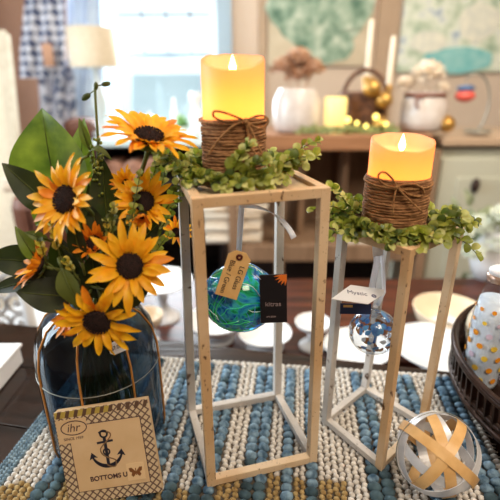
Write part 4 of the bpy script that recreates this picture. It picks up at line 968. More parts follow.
mb = MB(); mb.box((-W_ * .25, H_ * .25, .0007), (W_ * .3, H_ * .22, .0003)); build('printed_patch', mb, 'kraft', t, local=True)

# ============================================================ BLUE GLASS VASE
VC = V((-.1935, .460, RZ)); VR = .0745; hs = .193
t = thing('glass_vase', 'large smoky blue glass jar vase with gold wire ribs holding the sunflowers', 'vase', VC)
VP = [(0, .001), (VR * .86, .001), (VR * .97, .006), (VR, .018), (VR, hs * .60), (VR * .985, hs * .72), (VR * .92, hs * .84), (VR * .76, hs * .94), (VR * .56, hs * .995), (VR * .46, hs * 1.03), (VR * .44, hs * 1.07), (VR * .5, hs * 1.12)]
mb = MB(); mb.lathe(VP, 56, VC); mb.lathe([(r * .955, z + .003 if z < .1 else z) for r, z in VP[2:]], 56, VC); build('glass_body', mb, 'vase_glass', t)
for k in range(8):
    a = 2 * PI * k / 8 - PI / 2 + .05; mb = MB(); mb.tube([(VC.x + (r + .0006) * math.cos(a), VC.y + (r + .0006) * math.sin(a), VC.z + z) for r, z in VP[2:11]], .0013, 7); build('rib', mb, 'gold_rib', t)
mb = MB()
for z in (hs * .60,): mb.tube([(VC.x + (VR + .0002) * math.cos(a), VC.y + (VR + .0002) * math.sin(a), VC.z + z) for a in [2 * PI * j / 48 for j in range(48)]], .0006, 5, closed=True)
build('etched_ring', mb, 'wire', t)
# price sticker on the shoulder
t, W_, H_ = card('price_sticker', 'small white price sticker on the shoulder of the blue vase', 'sticker', [(108, 343), (122, 339), (126, 350), (110, 357)], [.3925, .3925, .389, .389], .0005, None)
mb = MB(); mb.poly([(-W_ / 2, -H_ * .3), (-W_ * .3, -H_ / 2), (W_ / 2, -H_ * .45), (W_ * .5, H_ * .35), (W_ * .3, H_ / 2), (-W_ * .5, H_ * .4)], -.0003, .0003, lambda x, y, z: V((x, y, z))); build('label', mb, 'whitecard', t, local=True)
text_mesh('price', '$7.00', .0058, 'ink', t, Matrix.Translation((0, 0, .0004)))

# ============================================================ SUNFLOWERS
M['petalA'] = thin_leaf('golden_petal', srgb(240, 162, 14), srgb(255, 200, 42), 70, srgb(255, 184, 14), .3, .5)
M['petalB'] = thin_leaf('orange_petal', srgb(222, 122, 18), srgb(244, 160, 40), 70, srgb(240, 120, 10), .25, .5)
M['petalR'] = thin_leaf('rust_petal', srgb(150, 58, 28), srgb(224, 112, 50), 60, srgb(220, 90, 20), .2, .55)
M['disc'] = mat('dark_seed_disc', srgb(26, 14, 12), srgb(54, 32, 26), 300, .9, .8)
M['stemg'] = mat('olive_stem', srgb(74, 84, 34), srgb(104, 112, 50), 60, .6)
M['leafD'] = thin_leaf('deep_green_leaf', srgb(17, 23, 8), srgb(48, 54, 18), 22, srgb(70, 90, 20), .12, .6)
M['leafM'] = thin_leaf('olive_green_leaf', srgb(56, 66, 22), srgb(98, 106, 42), 22, srgb(120, 140, 40), .2, .55)
M['leafL'] = thin_leaf('bright_green_leaf', srgb(50, 76, 18), srgb(138, 160, 54), 26, srgb(130, 165, 40), .18, .5)
mouth = VC + V((0, 0, hs * 1.08))
def sunflower(lb, px, py, Y, R_, face, disc=.32, n1=18, n2=13, open_=.18, m=('petalA', 'petalB'), seed=0, arc=None, group='sunflowers in the blue vase', squash=1.0, stem=True):
    rnd = random.Random(seed); c = at(px, py, Y); f = V(face).normalized(); x = f.cross(V((0, 0, 1))).normalized() if abs(f.z) < .95 else V((1, 0, 0)); y = x.cross(f)
    t = thing('sunflower', lb, 'flower', c, group=group)
    mb = MB()
    for layer, (n, ln, op, wd) in enumerate(((n1 + 3, 1.0, open_, .21), (n2 + 2, .8, open_ + .32, .19))):
        for i in range(n):
            a = 2 * PI * (i + .5 * layer) / n + rnd.uniform(-.1, .1)
            if arc and not (arc[0] <= (a % (2 * PI)) <= arc[1]): continue
            d = x * math.cos(a) + y * math.sin(a); L = R_ * ln * rnd.uniform(.84, 1.1); o = op + rnd.uniform(-.12, .16)
            b = c + d * R_ * disc * .8 + f * (.001 * layer); tp = c + d * (R_ * disc * .8 + (L - R_ * disc * .8) * math.cos(o)) + f * ((L - R_ * disc * .8) * math.sin(o))
            mb.blade(b, tp, R_ * wd * rnd.uniform(.85, 1.15), (f + x * rnd.uniform(-.25, .25) + y * rnd.uniform(-.2, .2)), bend=rnd.uniform(.03, .13), fold=.16, n=8, k=4, mi=0 if rnd.random() < .93 else 1, shape='petal', wave=.7)
    build('petals', mb, list(m), t)
    mb = MB(); rd = R_ * disc; RM = Matrix((x, y, f)).transposed(); mb.ell(c + f * rd * .12, (rd * .98, rd * .98, rd * .42), RM, n=20, m=10)
    for i in range(110):
        rr = rd * math.sqrt((i + .5) / 110); a = i * 2.39996; hgt = rd * .42 * math.sqrt(max(0, 1 - (rr / rd) ** 2)) + rd * .12 + (rd * .1 if rr > rd * .72 else 0)
        mb.ell(c + x * rr * math.cos(a) + y * rr * math.sin(a) + f * hgt, (rd * .07, rd * .07, rd * .12), RM, n=5, m=3)
    build('seed_disc', mb, 'disc', t)
    mb = MB()
    for i in range(11):
        a = 2 * PI * i / 11; d = x * math.cos(a) + y * math.sin(a); b = c - f * R_ * .12 + d * R_ * .08; mb.blade(b, b + d * R_ * .36 + f * R_ * .06, R_ * .17, -f, bend=.1, n=5, k=2)
    build('sepals', mb, 'leafM', t)
    if stem:
        s0 = c - f * R_ * .1; mb = MB(); g = mouth + V((rnd.uniform(-.018, .018), rnd.uniform(-.018, .018), 0)); pts = bez(s0, s0 - f * .05, g + V((0, 0, .06)), g, 14)
        bt = VC + V((rnd.uniform(-.04, .04), rnd.uniform(-.03, .04), .012)); pts += bez(g, g - V((0, 0, .05)), bt + V((0, 0, .06)), bt, 8)[1:]
        mb.tube(pts, .0024, 7); build('stem', mb, 'stemg', t)
    return t
sunflower('large golden sunflower facing forward at the upper left of the bouquet', 68, 200, .405, .0435, (-.38, -.80, .42), .33, seed=1, open_=.22)
sunflower('golden sunflower seen edge-on at the top right of the bouquet', 149, 139, .43, .045, (.25, -.34, .95), .33, seed=2, open_=.2)
sunflower('golden sunflower half hidden right of the dark leaf, below the topmost one', 144, 202, .44, .036, (.12, -.9, .45), .33, seed=3, open_=.3)
sunflower('large open golden sunflower at the right middle of the bouquet', 130, 266, .385, .0455, (.25, -.90, .38), .30, seed=4, open_=.2, n1=15, n2=8)
sunflower('golden sunflower with a big black centre hanging over the vase shoulder', 98, 320, .366, .0405, (.0, -.96, -.10), .34, seed=5, open_=.12, n1=14, n2=9)
sunflower('rust orange half-closed flower in the centre of the bouquet', 95, 244, .41, .028, (-.05, -.8, .6), .34, seed=6, open_=.95, n1=12, n2=8, m=('petalB', 'petalR'))
sunflower('orange drooping flower at the far left of the bouquet', 40, 265, .40, .0335, (-.75, -.35, .5), .28, seed=7, open_=.45, n1=11, n2=5, m=('petalB', 'petalA'))
sunflower('yellow flower peeking out at the right side behind the metal post', 176, 233, .50, .024, (.5, -.6, .5), .28, seed=8, open_=.35, n1=12, n2=6)
sunflower('small yellow blossom between the edge-on sunflower and the dark leaf', 127, 184, .45, .021, (-.3, -.8, .6), .26, seed=9, open_=.6, n1=12, n2=8)
sunflower('small orange bud tucked under the flower beside the right sprigs', 142, 215, .42, .016, (.1, -.7, -.5), .3, seed=10, open_=.9, n1=10, n2=8, m=('petalB', 'petalA'))
sunflower('orange and yellow flower tucked left of the black-centred sunflower', 72, 316, .385, .026, (-.6, -.6, .3), .26, seed=12, open_=.5, n1=10, n2=6, m=('petalB', 'petalA'))

# leaves of the bouquet (each leaf with its stem)
def big_leaf(lb, p0, Y0, p1, Y1, width, m, up=(0, -1, .3), bend=.08, fold=.12, grp='loose leaves in the bouquet'):
    a = at(p0[0], p0[1], Y0); b = at(p1[0], p1[1], Y1); t = thing('foliage_leaf', lb, 'leaf', a, group=grp)
    mb = MB(); mb.blade(a, b, width, up, bend, fold, n=16, k=8, shape='leaf', wave=.5); build('leaf_blade', mb, m, t)
    d = b - a; u = V(up); tt = d.normalized(); nn = (u - tt * u.dot(tt)).normalized()
    mb = MB(); mb.tube([a + d * (i / 12) + nn * (bend * d.length * math.sin(PI * i / 12) + .0004) for i in range(12)], [.0012 * (1 - i / 14) for i in range(12)], 5); build('midrib', mb, 'leafM', t)
    g = mouth + V((random.uniform(-.015, .015), random.uniform(-.012, .012), 0)); bt = VC + V((random.uniform(-.04, .04), random.uniform(-.03, .04), .012))
    mb = MB(); mb.tube(bez(a, a - tt * .03, g + V((0, 0, .03)), g, 10) + bez(g, g - V((0, 0, .05)), bt + V((0, 0, .06)), bt, 8)[1:], .0016, 6); build('stem', mb, 'stemg', t)
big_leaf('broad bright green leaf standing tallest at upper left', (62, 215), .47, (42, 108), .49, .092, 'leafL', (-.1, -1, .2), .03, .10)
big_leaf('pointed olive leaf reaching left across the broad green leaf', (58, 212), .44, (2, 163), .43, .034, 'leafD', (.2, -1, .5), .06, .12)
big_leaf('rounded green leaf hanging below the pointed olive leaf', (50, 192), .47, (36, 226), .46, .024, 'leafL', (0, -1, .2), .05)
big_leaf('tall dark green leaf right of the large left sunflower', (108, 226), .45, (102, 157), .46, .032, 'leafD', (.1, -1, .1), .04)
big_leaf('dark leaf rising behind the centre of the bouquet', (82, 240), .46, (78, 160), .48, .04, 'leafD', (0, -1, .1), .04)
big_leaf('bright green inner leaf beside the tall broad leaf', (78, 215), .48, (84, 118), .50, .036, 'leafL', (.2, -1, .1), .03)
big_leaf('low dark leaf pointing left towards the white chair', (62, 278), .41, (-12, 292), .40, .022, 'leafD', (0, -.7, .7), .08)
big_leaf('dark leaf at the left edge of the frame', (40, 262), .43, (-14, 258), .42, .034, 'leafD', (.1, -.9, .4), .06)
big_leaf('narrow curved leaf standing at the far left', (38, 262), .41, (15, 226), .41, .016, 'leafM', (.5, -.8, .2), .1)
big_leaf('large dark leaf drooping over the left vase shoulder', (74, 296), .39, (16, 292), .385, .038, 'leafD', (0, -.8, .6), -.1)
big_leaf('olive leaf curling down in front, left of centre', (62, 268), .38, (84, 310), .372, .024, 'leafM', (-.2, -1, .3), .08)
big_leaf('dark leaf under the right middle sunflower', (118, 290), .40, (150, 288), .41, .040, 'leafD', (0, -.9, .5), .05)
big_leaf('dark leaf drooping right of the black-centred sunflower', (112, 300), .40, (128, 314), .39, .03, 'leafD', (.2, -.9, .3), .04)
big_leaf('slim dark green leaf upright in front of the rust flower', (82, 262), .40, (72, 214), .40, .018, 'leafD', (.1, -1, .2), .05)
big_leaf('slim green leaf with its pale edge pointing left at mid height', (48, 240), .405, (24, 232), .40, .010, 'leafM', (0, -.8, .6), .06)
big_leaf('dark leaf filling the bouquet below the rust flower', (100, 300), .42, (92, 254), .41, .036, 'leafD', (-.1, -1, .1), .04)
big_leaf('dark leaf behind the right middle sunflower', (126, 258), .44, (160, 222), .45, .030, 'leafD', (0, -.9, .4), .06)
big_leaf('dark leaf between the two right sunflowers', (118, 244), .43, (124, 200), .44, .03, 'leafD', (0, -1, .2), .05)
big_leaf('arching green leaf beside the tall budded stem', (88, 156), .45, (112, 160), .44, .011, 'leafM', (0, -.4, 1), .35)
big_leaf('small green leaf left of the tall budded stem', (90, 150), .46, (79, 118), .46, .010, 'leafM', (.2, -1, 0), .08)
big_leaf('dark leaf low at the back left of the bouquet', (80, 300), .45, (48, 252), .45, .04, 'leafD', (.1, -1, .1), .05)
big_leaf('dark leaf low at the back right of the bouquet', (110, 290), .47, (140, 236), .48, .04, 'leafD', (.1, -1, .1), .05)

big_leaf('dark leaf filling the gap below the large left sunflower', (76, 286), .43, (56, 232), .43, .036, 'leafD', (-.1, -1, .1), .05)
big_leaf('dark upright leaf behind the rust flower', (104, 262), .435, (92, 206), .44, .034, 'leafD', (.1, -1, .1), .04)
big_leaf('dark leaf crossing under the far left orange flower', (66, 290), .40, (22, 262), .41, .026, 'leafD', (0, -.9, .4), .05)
big_leaf('slim olive blade at the right behind the open sunflower', (140, 262), .46, (166, 214), .47, .016, 'leafM', (0, -1, .2), .05)
def stalk(t, pts, r=.0014):
    g = mouth + V((random.uniform(-.015, .015), random.uniform(-.012, .012), 0)); bt = VC + V((random.uniform(-.04, .04), random.uniform(-.03, .04), .012))
    q = [V(p) for p in pts] + bez(pts[-1], V(pts[-1]) - V((0, 0, .02)), g + V((0, 0, .04)), g, 8)[1:] + bez(g, g - V((0, 0, .05)), bt + V((0, 0, .06)), bt, 6)[1:]
    mb = MB(); mb.tube(q, r, 6); build('stem', mb, 'stemg', t)
# the tall budded stem
Yb = .455
t = thing('budded_stem', 'tall thin green stem with small buds at the top of the bouquet', 'stem', at(97, 165, Yb))
stalk(t, [at(95, 88, Yb), at(96, 110, Yb), at(98, 140, Yb), at(98, 165, Yb), at(97, 190, Yb)])
for (px, py, qx, qy, s_) in ((86, 97, 95, 90, .0055), (106, 84, 97, 86, .0048), (96, 86, 96, 92, .004)):
    mb = MB(); p = at(px, py, Yb); mb.tube([at(qx, qy, Yb), p], .0006, 5); d = (p - at(qx, qy, Yb)).normalized(); R = d.to_track_quat('Z', 'Y').to_matrix(); mb.ell(p, (s_ * .55, s_ * .55, s_), R, n=10, m=7); build('bud', mb, 'leafM', t)
mb = MB(); rnd = random.Random(2)
for i in range(70):
    y_ = rnd.uniform(138, 196); p = at(97 + rnd.uniform(-6, 6), y_, Yb + rnd.uniform(-.008, .008)); b = at(97.5, y_ + 3, Yb); mb.tube([b, p], .0004, 4, caps=False); mb.ell(p, .0016, n=6, m=4)
build('seed_heads', mb, 'leafA', t)
# filler greenery on the right and the small yellow fillers
def filler(lb, specs, mats, ls, seed, grp):
    rnd = random.Random(seed)
    for (p0, p1, Y0, Y1, lift, n_), l_ in zip(specs, lb):
        a = at(p0[0], p0[1], Y0); b = at(p1[0], p1[1], Y1); t = thing('filler_sprig', l_, 'sprig', a, group=grp)
        build('leaves', sprig_mesh(a, b, lift, rnd, n_, ls), mats, t); stalk(t, [a, a.lerp(mouth, .2)], .0012)
filler(['olive sprig rising beside the edge-on sunflower', 'olive sprig leaning on the tall stand corner', 'olive sprig reaching right behind the metal post', 'small olive sprig under the edge-on sunflower', 'thin olive sprig between the right sunflowers', 'thin sprig right of the centre', 'low olive sprig right of the open sunflower'],
       [((158, 205), (176, 132), .46, .47, .01, 10), ((160, 225), (188, 165), .45, .455, .006, 9), ((155, 240), (186, 190), .46, .47, .004, 8), ((146, 200), (164, 150), .45, .46, .006, 8), ((128, 240), (140, 176), .42, .43, .004, 8), ((110, 246), (114, 208), .41, .40, .004, 6), ((150, 262), (168, 236), .44, .45, .004, 5)],
       ['leafA', 'leafM', 'leafC', 'stemg'], .0095, 51, 'olive filler sprigs at the right of the bouquet')
M['mustard'] = thin_leaf('mustard_filler', srgb(170, 150, 50), srgb(226, 196, 84), 60, srgb(230, 200, 60), .25)
filler(['mustard filler cluster below the large left sunflower', 'mustard filler above the far left orange flower', 'mustard filler beside the rust flower', 'green filler cluster left of the centre'],
       [((60, 256), (52, 226), .40, .395, .003, 7), ((46, 262), (40, 242), .40, .39, .003, 5), ((112, 250), (106, 222), .41, .40, .003, 5), ((76, 276), (66, 262), .385, .38, .003, 5)],
       ['mustard', 'leafC', 'leafM', 'stemg'], .0075, 52, 'mustard filler clusters in the bouquet')

# ============================================================ NAPKIN PACK
M['nap_cream'] = mat('tan_cream_paper', srgb(206, 172, 128), srgb(214, 182, 140), 30, .45, coat=.25)
def lattice_mat():
    m = bpy.data.materials.new('brown_lattice_print'); m.use_nodes = True; nt = m.node_tree; b = nt.nodes['Principled BSDF']; b.inputs['Roughness'].default_value = .5; b.inputs['Coat Weight'].default_value = .25
    tc = nt.nodes.new('ShaderNodeTexCoord'); sp = nt.nodes.new('ShaderNodeSeparateXYZ'); nt.links.new(tc.outputs['Object'], sp.inputs[0])
    def mth(op, a, b_=None):
        n = nt.nodes.new('ShaderNodeMath'); n.operation = op
        for i, v in enumerate((a, b_)):
            if v is None: continue
            if isinstance(v, (int, float)): n.inputs[i].default_value = v
            else: nt.links.new(v, n.inputs[i])
        return n.outputs[0]
    k = 118.0; s_ = mth('MULTIPLY', mth('ADD', sp.outputs[0], sp.outputs[1]), k); d_ = mth('MULTIPLY', mth('SUBTRACT', sp.outputs[0], sp.outputs[1]), k)
    l1 = mth('LESS_THAN', mth('FRACT', mth('ADD', s_, 100)), .27); l2 = mth('LESS_THAN', mth('FRACT', mth('ADD', d_, 100)), .27); mm = mth('MAXIMUM', l1, l2)
    mx = nt.nodes.new('ShaderNodeMixRGB'); nt.links.new(mm, mx.inputs[0]); mx.inputs[1].default_value = srgb(206, 184, 148); mx.inputs[2].default_value = srgb(104, 78, 66); nt.links.new(mx.outputs[0], b.inputs['Base Color']); return m
M['lattice'] = lattice_mat()
M['navy_ink'] = mat('navy_print', srgb(28, 30, 48), rough=.5); M['rope_ink'] = mat('brown_rope_print', srgb(128, 96, 66), rough=.5); M['plum_ink'] = mat('plum_print', srgb(70, 44, 48), rough=.5)
M['stripe_y'] = mat('mustard_stripe', srgb(176, 152, 70), rough=.5); M['stripe_b'] = mat('brown_stripe', srgb(92, 66, 50), rough=.5); M['sticker'] = mat('tan_sticker', srgb(222, 190, 146), rough=.4); M['butterfly'] = mat('brown_butterfly_print', srgb(122, 74, 38), rough=.5)
TL = at(53, 413, .374); TR = at(147, 399, .380); x_ = (TR - TL).normalized(); BLp = at(70, 512, .340); yv = (TL - BLp); z_ = x_.cross(yv).normalized(); y_ = z_.cross(x_); NW = (TR - TL).length; NH = .108
low = TL - y_ * NH; 
mt = Matrix((x_, y_, z_)).transposed().to_4x4(); mt.translation = (TL + TR) / 2 - y_ * (NH / 2)
dz = RZ + .001 - min((mt @ V((sx * NW / 2, -NH / 2, -.014))).z for sx in (-1, 1))
NHb = NH / 2 + 0.0
t = thing('napkin_pack', 'wrapped pack of anchor print paper napkins leaning on the blue vase', 'napkins', mtx=mt)
mb = MB()
for k in range(5): mb.box((0, 0, -.0104 + .0019 * (k + .5)), (NW - .001, NH - .001, .0017), bev=.0004)
build('napkin_stack', mb, 'nap_cream', t, local=True)
mb = MB(); mb.box((0, 0, -.0004), (NW, NH, .0012), bev=.0003); build('top_napkin', mb, 'lattice', t, local=True)
ix0, ix1, iy0, iy1 = -NW * .37, NW * .39, -NH * .37, NH * .33
mb = MB(); mb.box(((ix0 + ix1) / 2, (iy0 + iy1) / 2, .0004), (ix1 - ix0 + .0016, iy1 - iy0 + .0016, .0004)); build('print_border', mb, 'plum_ink', t, local=True)
mb = MB(); mb.box(((ix0 + ix1) / 2, (iy0 + iy1) / 2, .0006), (ix1 - ix0, iy1 - iy0, .0004)); mb.box((-NW * .33, NH * .285, .00065), (NW * .32, NH * .25, .0004)); build('printed_panel', mb, 'nap_cream', t, local=True)
mb = MB()
for i in range(11):
    x = -NW * .46 + i * NW * .092; mb.poly([(x - NW * .02, NH * .43), (x + NW * .02, NH * .43), (x + NW * .05, NH * .497), (x + NW * .01, NH * .497)], .0003, .0007, lambda a, b, c: V((a, b, c)), mi=1 if i > 5 else 0)
mb.box((0, NH * .463, .0001), (NW * .98, NH * .066, .0006), mi=2 if False else 1)
mb2 = MB(); mb2.box((-NW * .2, NH * .463, .00025), (NW * .58, NH * .066, .0004)); build('mustard_band', mb2, 'stripe_y', t, local=True)
mb = MB()
for i in range(11):
    x = -NW * .46 + i * NW * .092; mb.poly([(x - NW * .02, NH * .43), (x + NW * .02, NH * .43), (x + NW * .045, NH * .497), (x + NW * .005, NH * .497)], .0003, .0007, lambda a, b, c: V((a, b, c)))
build('stripes', mb, 'stripe_b', t, local=True)
def flat_tube(mbx, pts, w2, z=.0009, mi=0, closed=False):
    """printed line of constant width"""
    pts = [V((p[0], p[1], 0)) for p in pts]; k = len(pts)
    for i in range(k if closed else k - 1):
        a, b = pts[i], pts[(i + 1) % k]; d = (b - a); 
        if d.length < 1e-7: continue
        d.normalize(); n_ = V((-d.y, d.x, 0)); wa = w2 if not isinstance(w2, list) else w2[i]; wb_ = w2 if not isinstance(w2, list) else w2[(i + 1) % k]
        a2 = a - d * wa * .3; b2_ = b + d * wb_ * .3
        mbx.poly([tuple((a2 - n_ * wa)[:2]), tuple((b2_ - n_ * wb_)[:2]), tuple((b2_ + n_ * wb_)[:2]), tuple((a2 + n_ * wa)[:2])], z - .0002, z, lambda x, y, zz: V((x, y, zz)), mi=mi)
circ = lambda cx, cy, rx, ry, a0=0, a1=2 * PI, n=24: [(cx + rx * math.cos(a0 + (a1 - a0) * i / n), cy + ry * math.sin(a0 + (a1 - a0) * i / n)) for i in range(n + 1)]
u_ = NW / 122
ax = -1.5 * u_; ay = 3 * u_
mb = MB(); flat_tube(mb, [(ax, ay + 18 * u_), (ax, ay - 20 * u_)], 2.0 * u_); flat_tube(mb, [(ax - 10 * u_, ay + 12 * u_), (ax + 10 * u_, ay + 13 * u_)], 1.5 * u_)
flat_tube(mb, circ(ax, ay + 23 * u_, 4.5 * u_, 4.5 * u_), 1.2 * u_); flat_tube(mb, [(ax - 6 * u_, ay + 25 * u_), (ax - 2 * u_, ay + 27 * u_), (ax + 2 * u_, ay + 26 * u_), (ax + 6 * u_, ay + 24 * u_)], 1.3 * u_)
flat_tube(mb, circ(ax, ay + 1 * u_, 20 * u_, 21 * u_, PI + .28, 2 * PI - .28, 20), [(1.0 + 1.6 * math.sin(PI * i / 20)) * u_ for i in range(21)])
for s_ in (-1, 1):
    fx, fy = ax + s_ * 19.5 * u_, ay - 4.5 * u_; mb.poly([(fx, fy + 5 * u_), (fx - s_ * 7 * u_, fy - 2.5 * u_), (fx - s_ * 1.5 * u_, fy - 2 * u_), (fx + s_ * 4 * u_, fy - 5 * u_)][::s_], .0007, .0009, lambda x, y, z: V((x, y, z)))
flat_tube(mb, circ(ax, ay - 1 * u_, 4 * u_, 4 * u_, n=16), 1.0 * u_); build('anchor_print', mb, 'navy_ink', t, local=True)
mb = MB(); flat_tube(mb, bez((ax + 4 * u_, ay + 26 * u_, 0), (ax + 18 * u_, ay + 20 * u_, 0), (ax - 2 * u_, ay + 12 * u_, 0), (ax - 7 * u_, ay + 4 * u_, 0), 12) + bez((ax - 7 * u_, ay + 4 * u_, 0), (ax - 10 * u_, ay - 8 * u_, 0), (ax + 8 * u_, ay - 10 * u_, 0), (ax + 10 * u_, ay - 14 * u_, 0), 12)[1:] + bez((ax + 10 * u_, ay - 14 * u_, 0), (ax + 12 * u_, ay - 26 * u_, 0), (ax + 2 * u_, ay - 22 * u_, 0), (ax - 2 * u_, ay - 18 * u_, 0), 8)[1:], .8 * u_, z=.00105); build('rope_print', mb, 'rope_ink', t, local=True)
u_ = NW / 100
mb = MB(); flat_tube(mb, circ(-NW * .31, NH * .315, 13.5 * u_, 7.5 * u_, n=32), .55 * u_); build('oval_logo', mb, 'plum_ink', t, local=True)
text_mesh('logo_letters', 'ihr', 12.5 * u_, 'plum_ink', t, Matrix.Translation((-NW * .31, NH * .315, .0009)) @ Matrix(((1, .25, 0, 0), (0, 1, 0, 0), (0, 0, 1, 0), (0, 0, 0, 1))))
text_mesh('small_print', 'SINCE 1959', 4.2 * u_, 'plum_ink', t, Matrix.Translation((-NW * .33, NH * .205, .0009)))
text_mesh('slogan', 'BOTTOMS UP', 7.1 * u_, 'plum_ink', t, Matrix.Translation((-NW * .015, -NH * .255, .0009)), bold=.18 * u_)
mb = MB(); sx, sy, sw = NW * .262, -NH * .235, NW * .19; mb.box((sx, sy, .0013), (sw, sw, .0006), bev=.0002); st = build('sticker', mb, 'sticker', t, local=True)
mb = MB(); 
for s_ in (-1, 1):
    q = [(0, -.1), (.15, .15), (.55, .62), (.95, .6), (.85, .1), (.55, -.08), (.7, -.45), (.45, -.75), (.15, -.45)]
    mb.poly([(sx + s_ * a * sw * .4, sy + b * sw * .4) for a, b in q][::s_], .0016, .0018, lambda x, y, z: V((x, y, z)))
mb.box((sx, sy, .0018), (sw * .05, sw * .4, .0003)); build('butterfly_print', mb, 'butterfly', st, local=True)

# ============================================================ WOVEN STRIP BALL
M['strip_tan'] = mat('tan_wood_strip', srgb(206, 158, 96), srgb(226, 184, 126), 40, .35, stretch=(1, 1, 1)); M['strip_white'] = mat('silver_white_strip', srgb(196, 196, 200), srgb(224, 222, 222), 40, .3, metal=.15)
M['strip_edge'] = mat('dark_band_edge', srgb(40, 40, 50), rough=.5)
SR = .0475; sc = at(433, 456, .378); sc = V((sc.x, .372, RZ + SR - .001))
t = thing('strip_ball', 'open ball of interlaced tan and silver bands on the runner before the short stand', 'ornament', sc)
_v = (V((0, 0, H)) - sc).normalized(); _r = _v.cross(V((0, 0, 1))).normalized() * -1; _u = _v.cross(_r); _n = (_v + _r * .22).normalized()
_t = lambda d: _r * math.cos(math.radians(d)) + _u * math.sin(math.radians(d))
bands = [(_n.cross(_t(-21)), 'strip_tan', .0), (_n.cross(_t(68)), 'strip_tan', .001), (_n.cross(_t(-64)), 'strip_tan', .002),
         (_v * .80 - _r * .45 + _u * .35, 'strip_white', .0006), (_v * .75 + _r * .6 - _u * .1, 'strip_white', .0016), (_v * .5 + _r * .3 + _u * .8, 'strip_white', .0026), (_v * .35 - _r * .8 - _u * .4, 'strip_white', .003)]
for ax_, m_, off in bands:
    a_ = V(ax_).normalized(); p = a_.orthogonal().normalized(); q = a_.cross(p); R_ = SR - off; mb = MB(); vs = []; fs = []; n = 72; hw = .0058; th = .0007
    for i in range(n):
        an = 2 * PI * i / n; r_ = p * math.cos(an) + q * math.sin(an)
        for (sd, dr) in ((-1, 0), (1, 0), (1, -th), (-1, -th)): vs.append(sc + r_ * (math.sqrt(R_ * R_ - hw * hw) + dr) + a_ * hw * sd)
    for i in range(n):
        for j in range(4): fs.append((i * 4 + j, i * 4 + (j + 1) % 4, ((i + 1) % n) * 4 + (j + 1) % 4, ((i + 1) % n) * 4 + j))
    mb.add(vs, fs, smooth=False); build('band', mb, m_, t, label=('tan wooden band' if m_ == 'strip_tan' else 'silver white band'))
mb = MB(); mb.tube([sc + V((SR * .98 * math.cos(a), SR * .3 * math.sin(a), SR * .98 * math.sin(a))) * 1.0 for a in [2 * PI * j / 60 for j in range(60)]], .0005, 5, closed=True); build('wire_hoop', mb, 'wire', t)

# ============================================================ BRONZE TRAY AND DOTTED BOTTLE
TZ = .022; trr = .215
# circle through the visible outer edge points
A = onz(456, 372, .06); B_ = onz(472, 412, .045); 
tc_ = V((.506, .464, 0)); trr = .213
t = thing('round_tray', 'round dark bronze tray with pierced gallery rim at the right edge', 'tray', (tc_.x, tc_.y, 0))
mb = MB(); tb0, tb1 = .048, .098
mb.lathe([(0, tb0), (trr, tb0), (trr, tb0 + .006), (0, tb0 + .004)], 96, tc_); build('base_plate', mb, 'bronze', t)
mb = MB()
for (z, r_, w2) in ((tb0 + .002, trr, .0055), (tb0 + .012, trr, .0045), (tb1 - .004, trr + .003, .0055), (tb1, trr + .004, .004)): mb.tube([(tc_.x + r_ * math.cos(a), tc_.y + r_ * math.sin(a), z) for a in [2 * PI * j / 120 for j in range(120)]], w2, 8, closed=True)
build('rim_band', mb, 'bronze', t)
mb = MB(); n = 100
for i in range(n):
    a = 2 * PI * i / n; e = V((math.cos(a), math.sin(a), 0)); mb.beam(tc_ + e * trr + V((0, 0, tb0 + .006)), tc_ + e * (trr + .004) + V((0, 0, tb1 - .002)), .0072, .003, e, bev=0)
build('gallery_slats', mb, 'bronze', t)
for k in range(4):
    a = PI / 4 + k * PI / 2 + .25; mb = MB(); p = tc_ + V((math.cos(a), math.sin(a), 0)) * trr * .72; mb.lathe([(.012, .0), (.014, .006), (.008, .015), (.016, tb0)], 14, p, capb=True); build('foot', mb, 'bronze', t)

M['bottle_glass'] = clear_glass('bottle_glass', (.90, .94, .97, 1), .5, .03)
M['cap_metal'] = mat('worn_copper_cap', srgb(170, 130, 104), srgb(214, 196, 186), 60, .35, metal=.7); M['cap_white'] = mat('white_cap', srgb(230, 230, 232), rough=.4)
M['dot_o'] = mat('orange_dot', srgb(236, 150, 30), rough=.35); M['dot_y'] = mat('yellow_dot', srgb(238, 200, 70), rough=.35); M['dot_p'] = mat('lilac_dot', srgb(216, 196, 216), rough=.35); M['liq'] = mat('milky_blue_content', srgb(222, 228, 240), srgb(244, 246, 250), 30, .3)
JYY = .50; jc = at(504, 268, JYY); jz = tb0 + .006; jr = .0245; jh = at(504, 278, JYY).z - jz
jc = V((jc.x, JYY, jz))
t = thing('dotted_bottle', 'clear glass bottle with orange and lilac dots standing on the bronze tray', 'bottle', jc)
JP = [(0, 0), (jr * .92, 0), (jr, .006), (jr * 1.02, jh * .5), (jr * 1.0, jh * .66), (jr * .88, jh * .80), (jr * .72, jh * .9), (jr * .66, jh)]
mb = MB(); mb.lathe(JP, 44, jc); build('glass_body', mb, 'bottle_glass', t)
mb = MB(); mb.lathe([(r * .93, z + .002) for r, z in JP[:6]] + [(0, jh * .78)], 44, jc); build('pale_lining', mb, 'liq', t)
mb = MB(); mb.lathe([(jr * .68, jh - .004), (jr * .72, jh), (jr * .72, jh + .005), (jr * .66, jh + .006)], 32, jc); build('copper_collar', mb, 'cap_metal', t)
mb = MB(); mb.lathe([(jr * .6, jh + .005), (jr * .66, jh + .006), (jr * .66, jh + .011), (jr * .5, jh + .014), (0, jh + .015)], 32, jc); build('cap', mb, 'cap_white', t)
mb = MB(); rnd = random.Random(14)
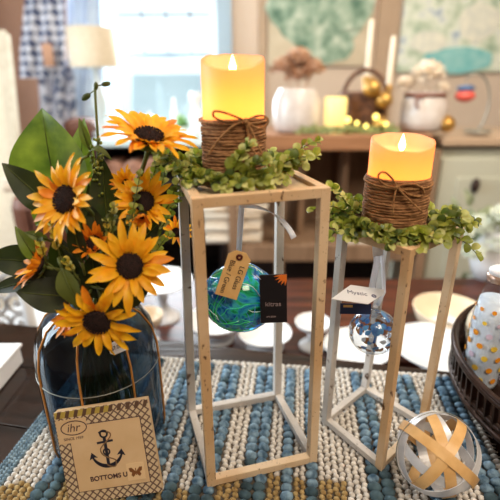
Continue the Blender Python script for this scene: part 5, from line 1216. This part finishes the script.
def jrad(z):
    for i in range(len(JP) - 1):
        if JP[i][1] <= z <= JP[i + 1][1] and JP[i + 1][1] > JP[i][1]: f = (z - JP[i][1]) / (JP[i + 1][1] - JP[i][1]); return JP[i][0] * (1 - f) + JP[i + 1][0] * f
    return jr
for ring in range(7):
    z0_ = jh * (.12 + .105 * ring)
    for i in range(9):
        a = 2 * PI * (i + .5 * (ring % 2)) / 9; rr = jr * (.17 if ring < 5 else .12); k = rnd.choice([0, 0, 1, 2, 2]); vs = []; n = 14
        for j in range(n):
            b = 2 * PI * j / n; zz = z0_ + rr * math.sin(b); rd = jrad(zz) + .0006; aa = a + rr * math.cos(b) / rd; vs.append(jc + V((rd * math.cos(aa), rd * math.sin(aa), zz)))
        rd = jrad(z0_) + .0008; vs.append(jc + V((rd * math.cos(a), rd * math.sin(a), z0_))); mb.add(vs, [(j, (j + 1) % n, n) for j in range(n)], mi=k)
build('dots', mb, ['dot_o', 'dot_y', 'dot_p'], t)
q = V((.372, .575, 0)); mb = MB(); rr = .033; z0_ = tb0 + .006; hh = at(470, 306, .575).z - z0_
mb.lathe([(0, 0), (rr * .5, 0), (rr * .8, hh * .15), (rr, hh * .45), (rr * .95, hh * .7), (rr * .7, hh * .95), (rr * .66, hh), (rr * .6, hh), (rr * .66, hh * .9), (rr * .9, hh * .6), (rr * .7, hh * .15), (0, hh * .05)], 32, (q.x, .575, z0_)); build('cream_jar', mb, 'cream_china', None, 'small round cream jar on the tray behind the dotted bottle', 'jar')

# white paper stand at the left edge of the table
t = thing('white_box', 'white box standing at the left edge of the dark table', 'box', onz(-20, 400))
p = onz(-8, 402); p2 = onz(-76, 402); Yq = p.y; tpz = at(2, 337, Yq + .1).z * .62
mb = MB(); mb.box(((p.x + p2.x) / 2, Yq + .05, tpz / 2 + .0005), (p.x - p2.x, .1, tpz - .001), bev=.003); build('carton', mb, 'whitecard', t)
mb = MB(); mb.box(((p.x + p2.x) / 2, Yq + .05, tpz + .003), (p.x - p2.x + .006, .106, .006), bev=.0015); build('lid', mb, 'whitecard', t)
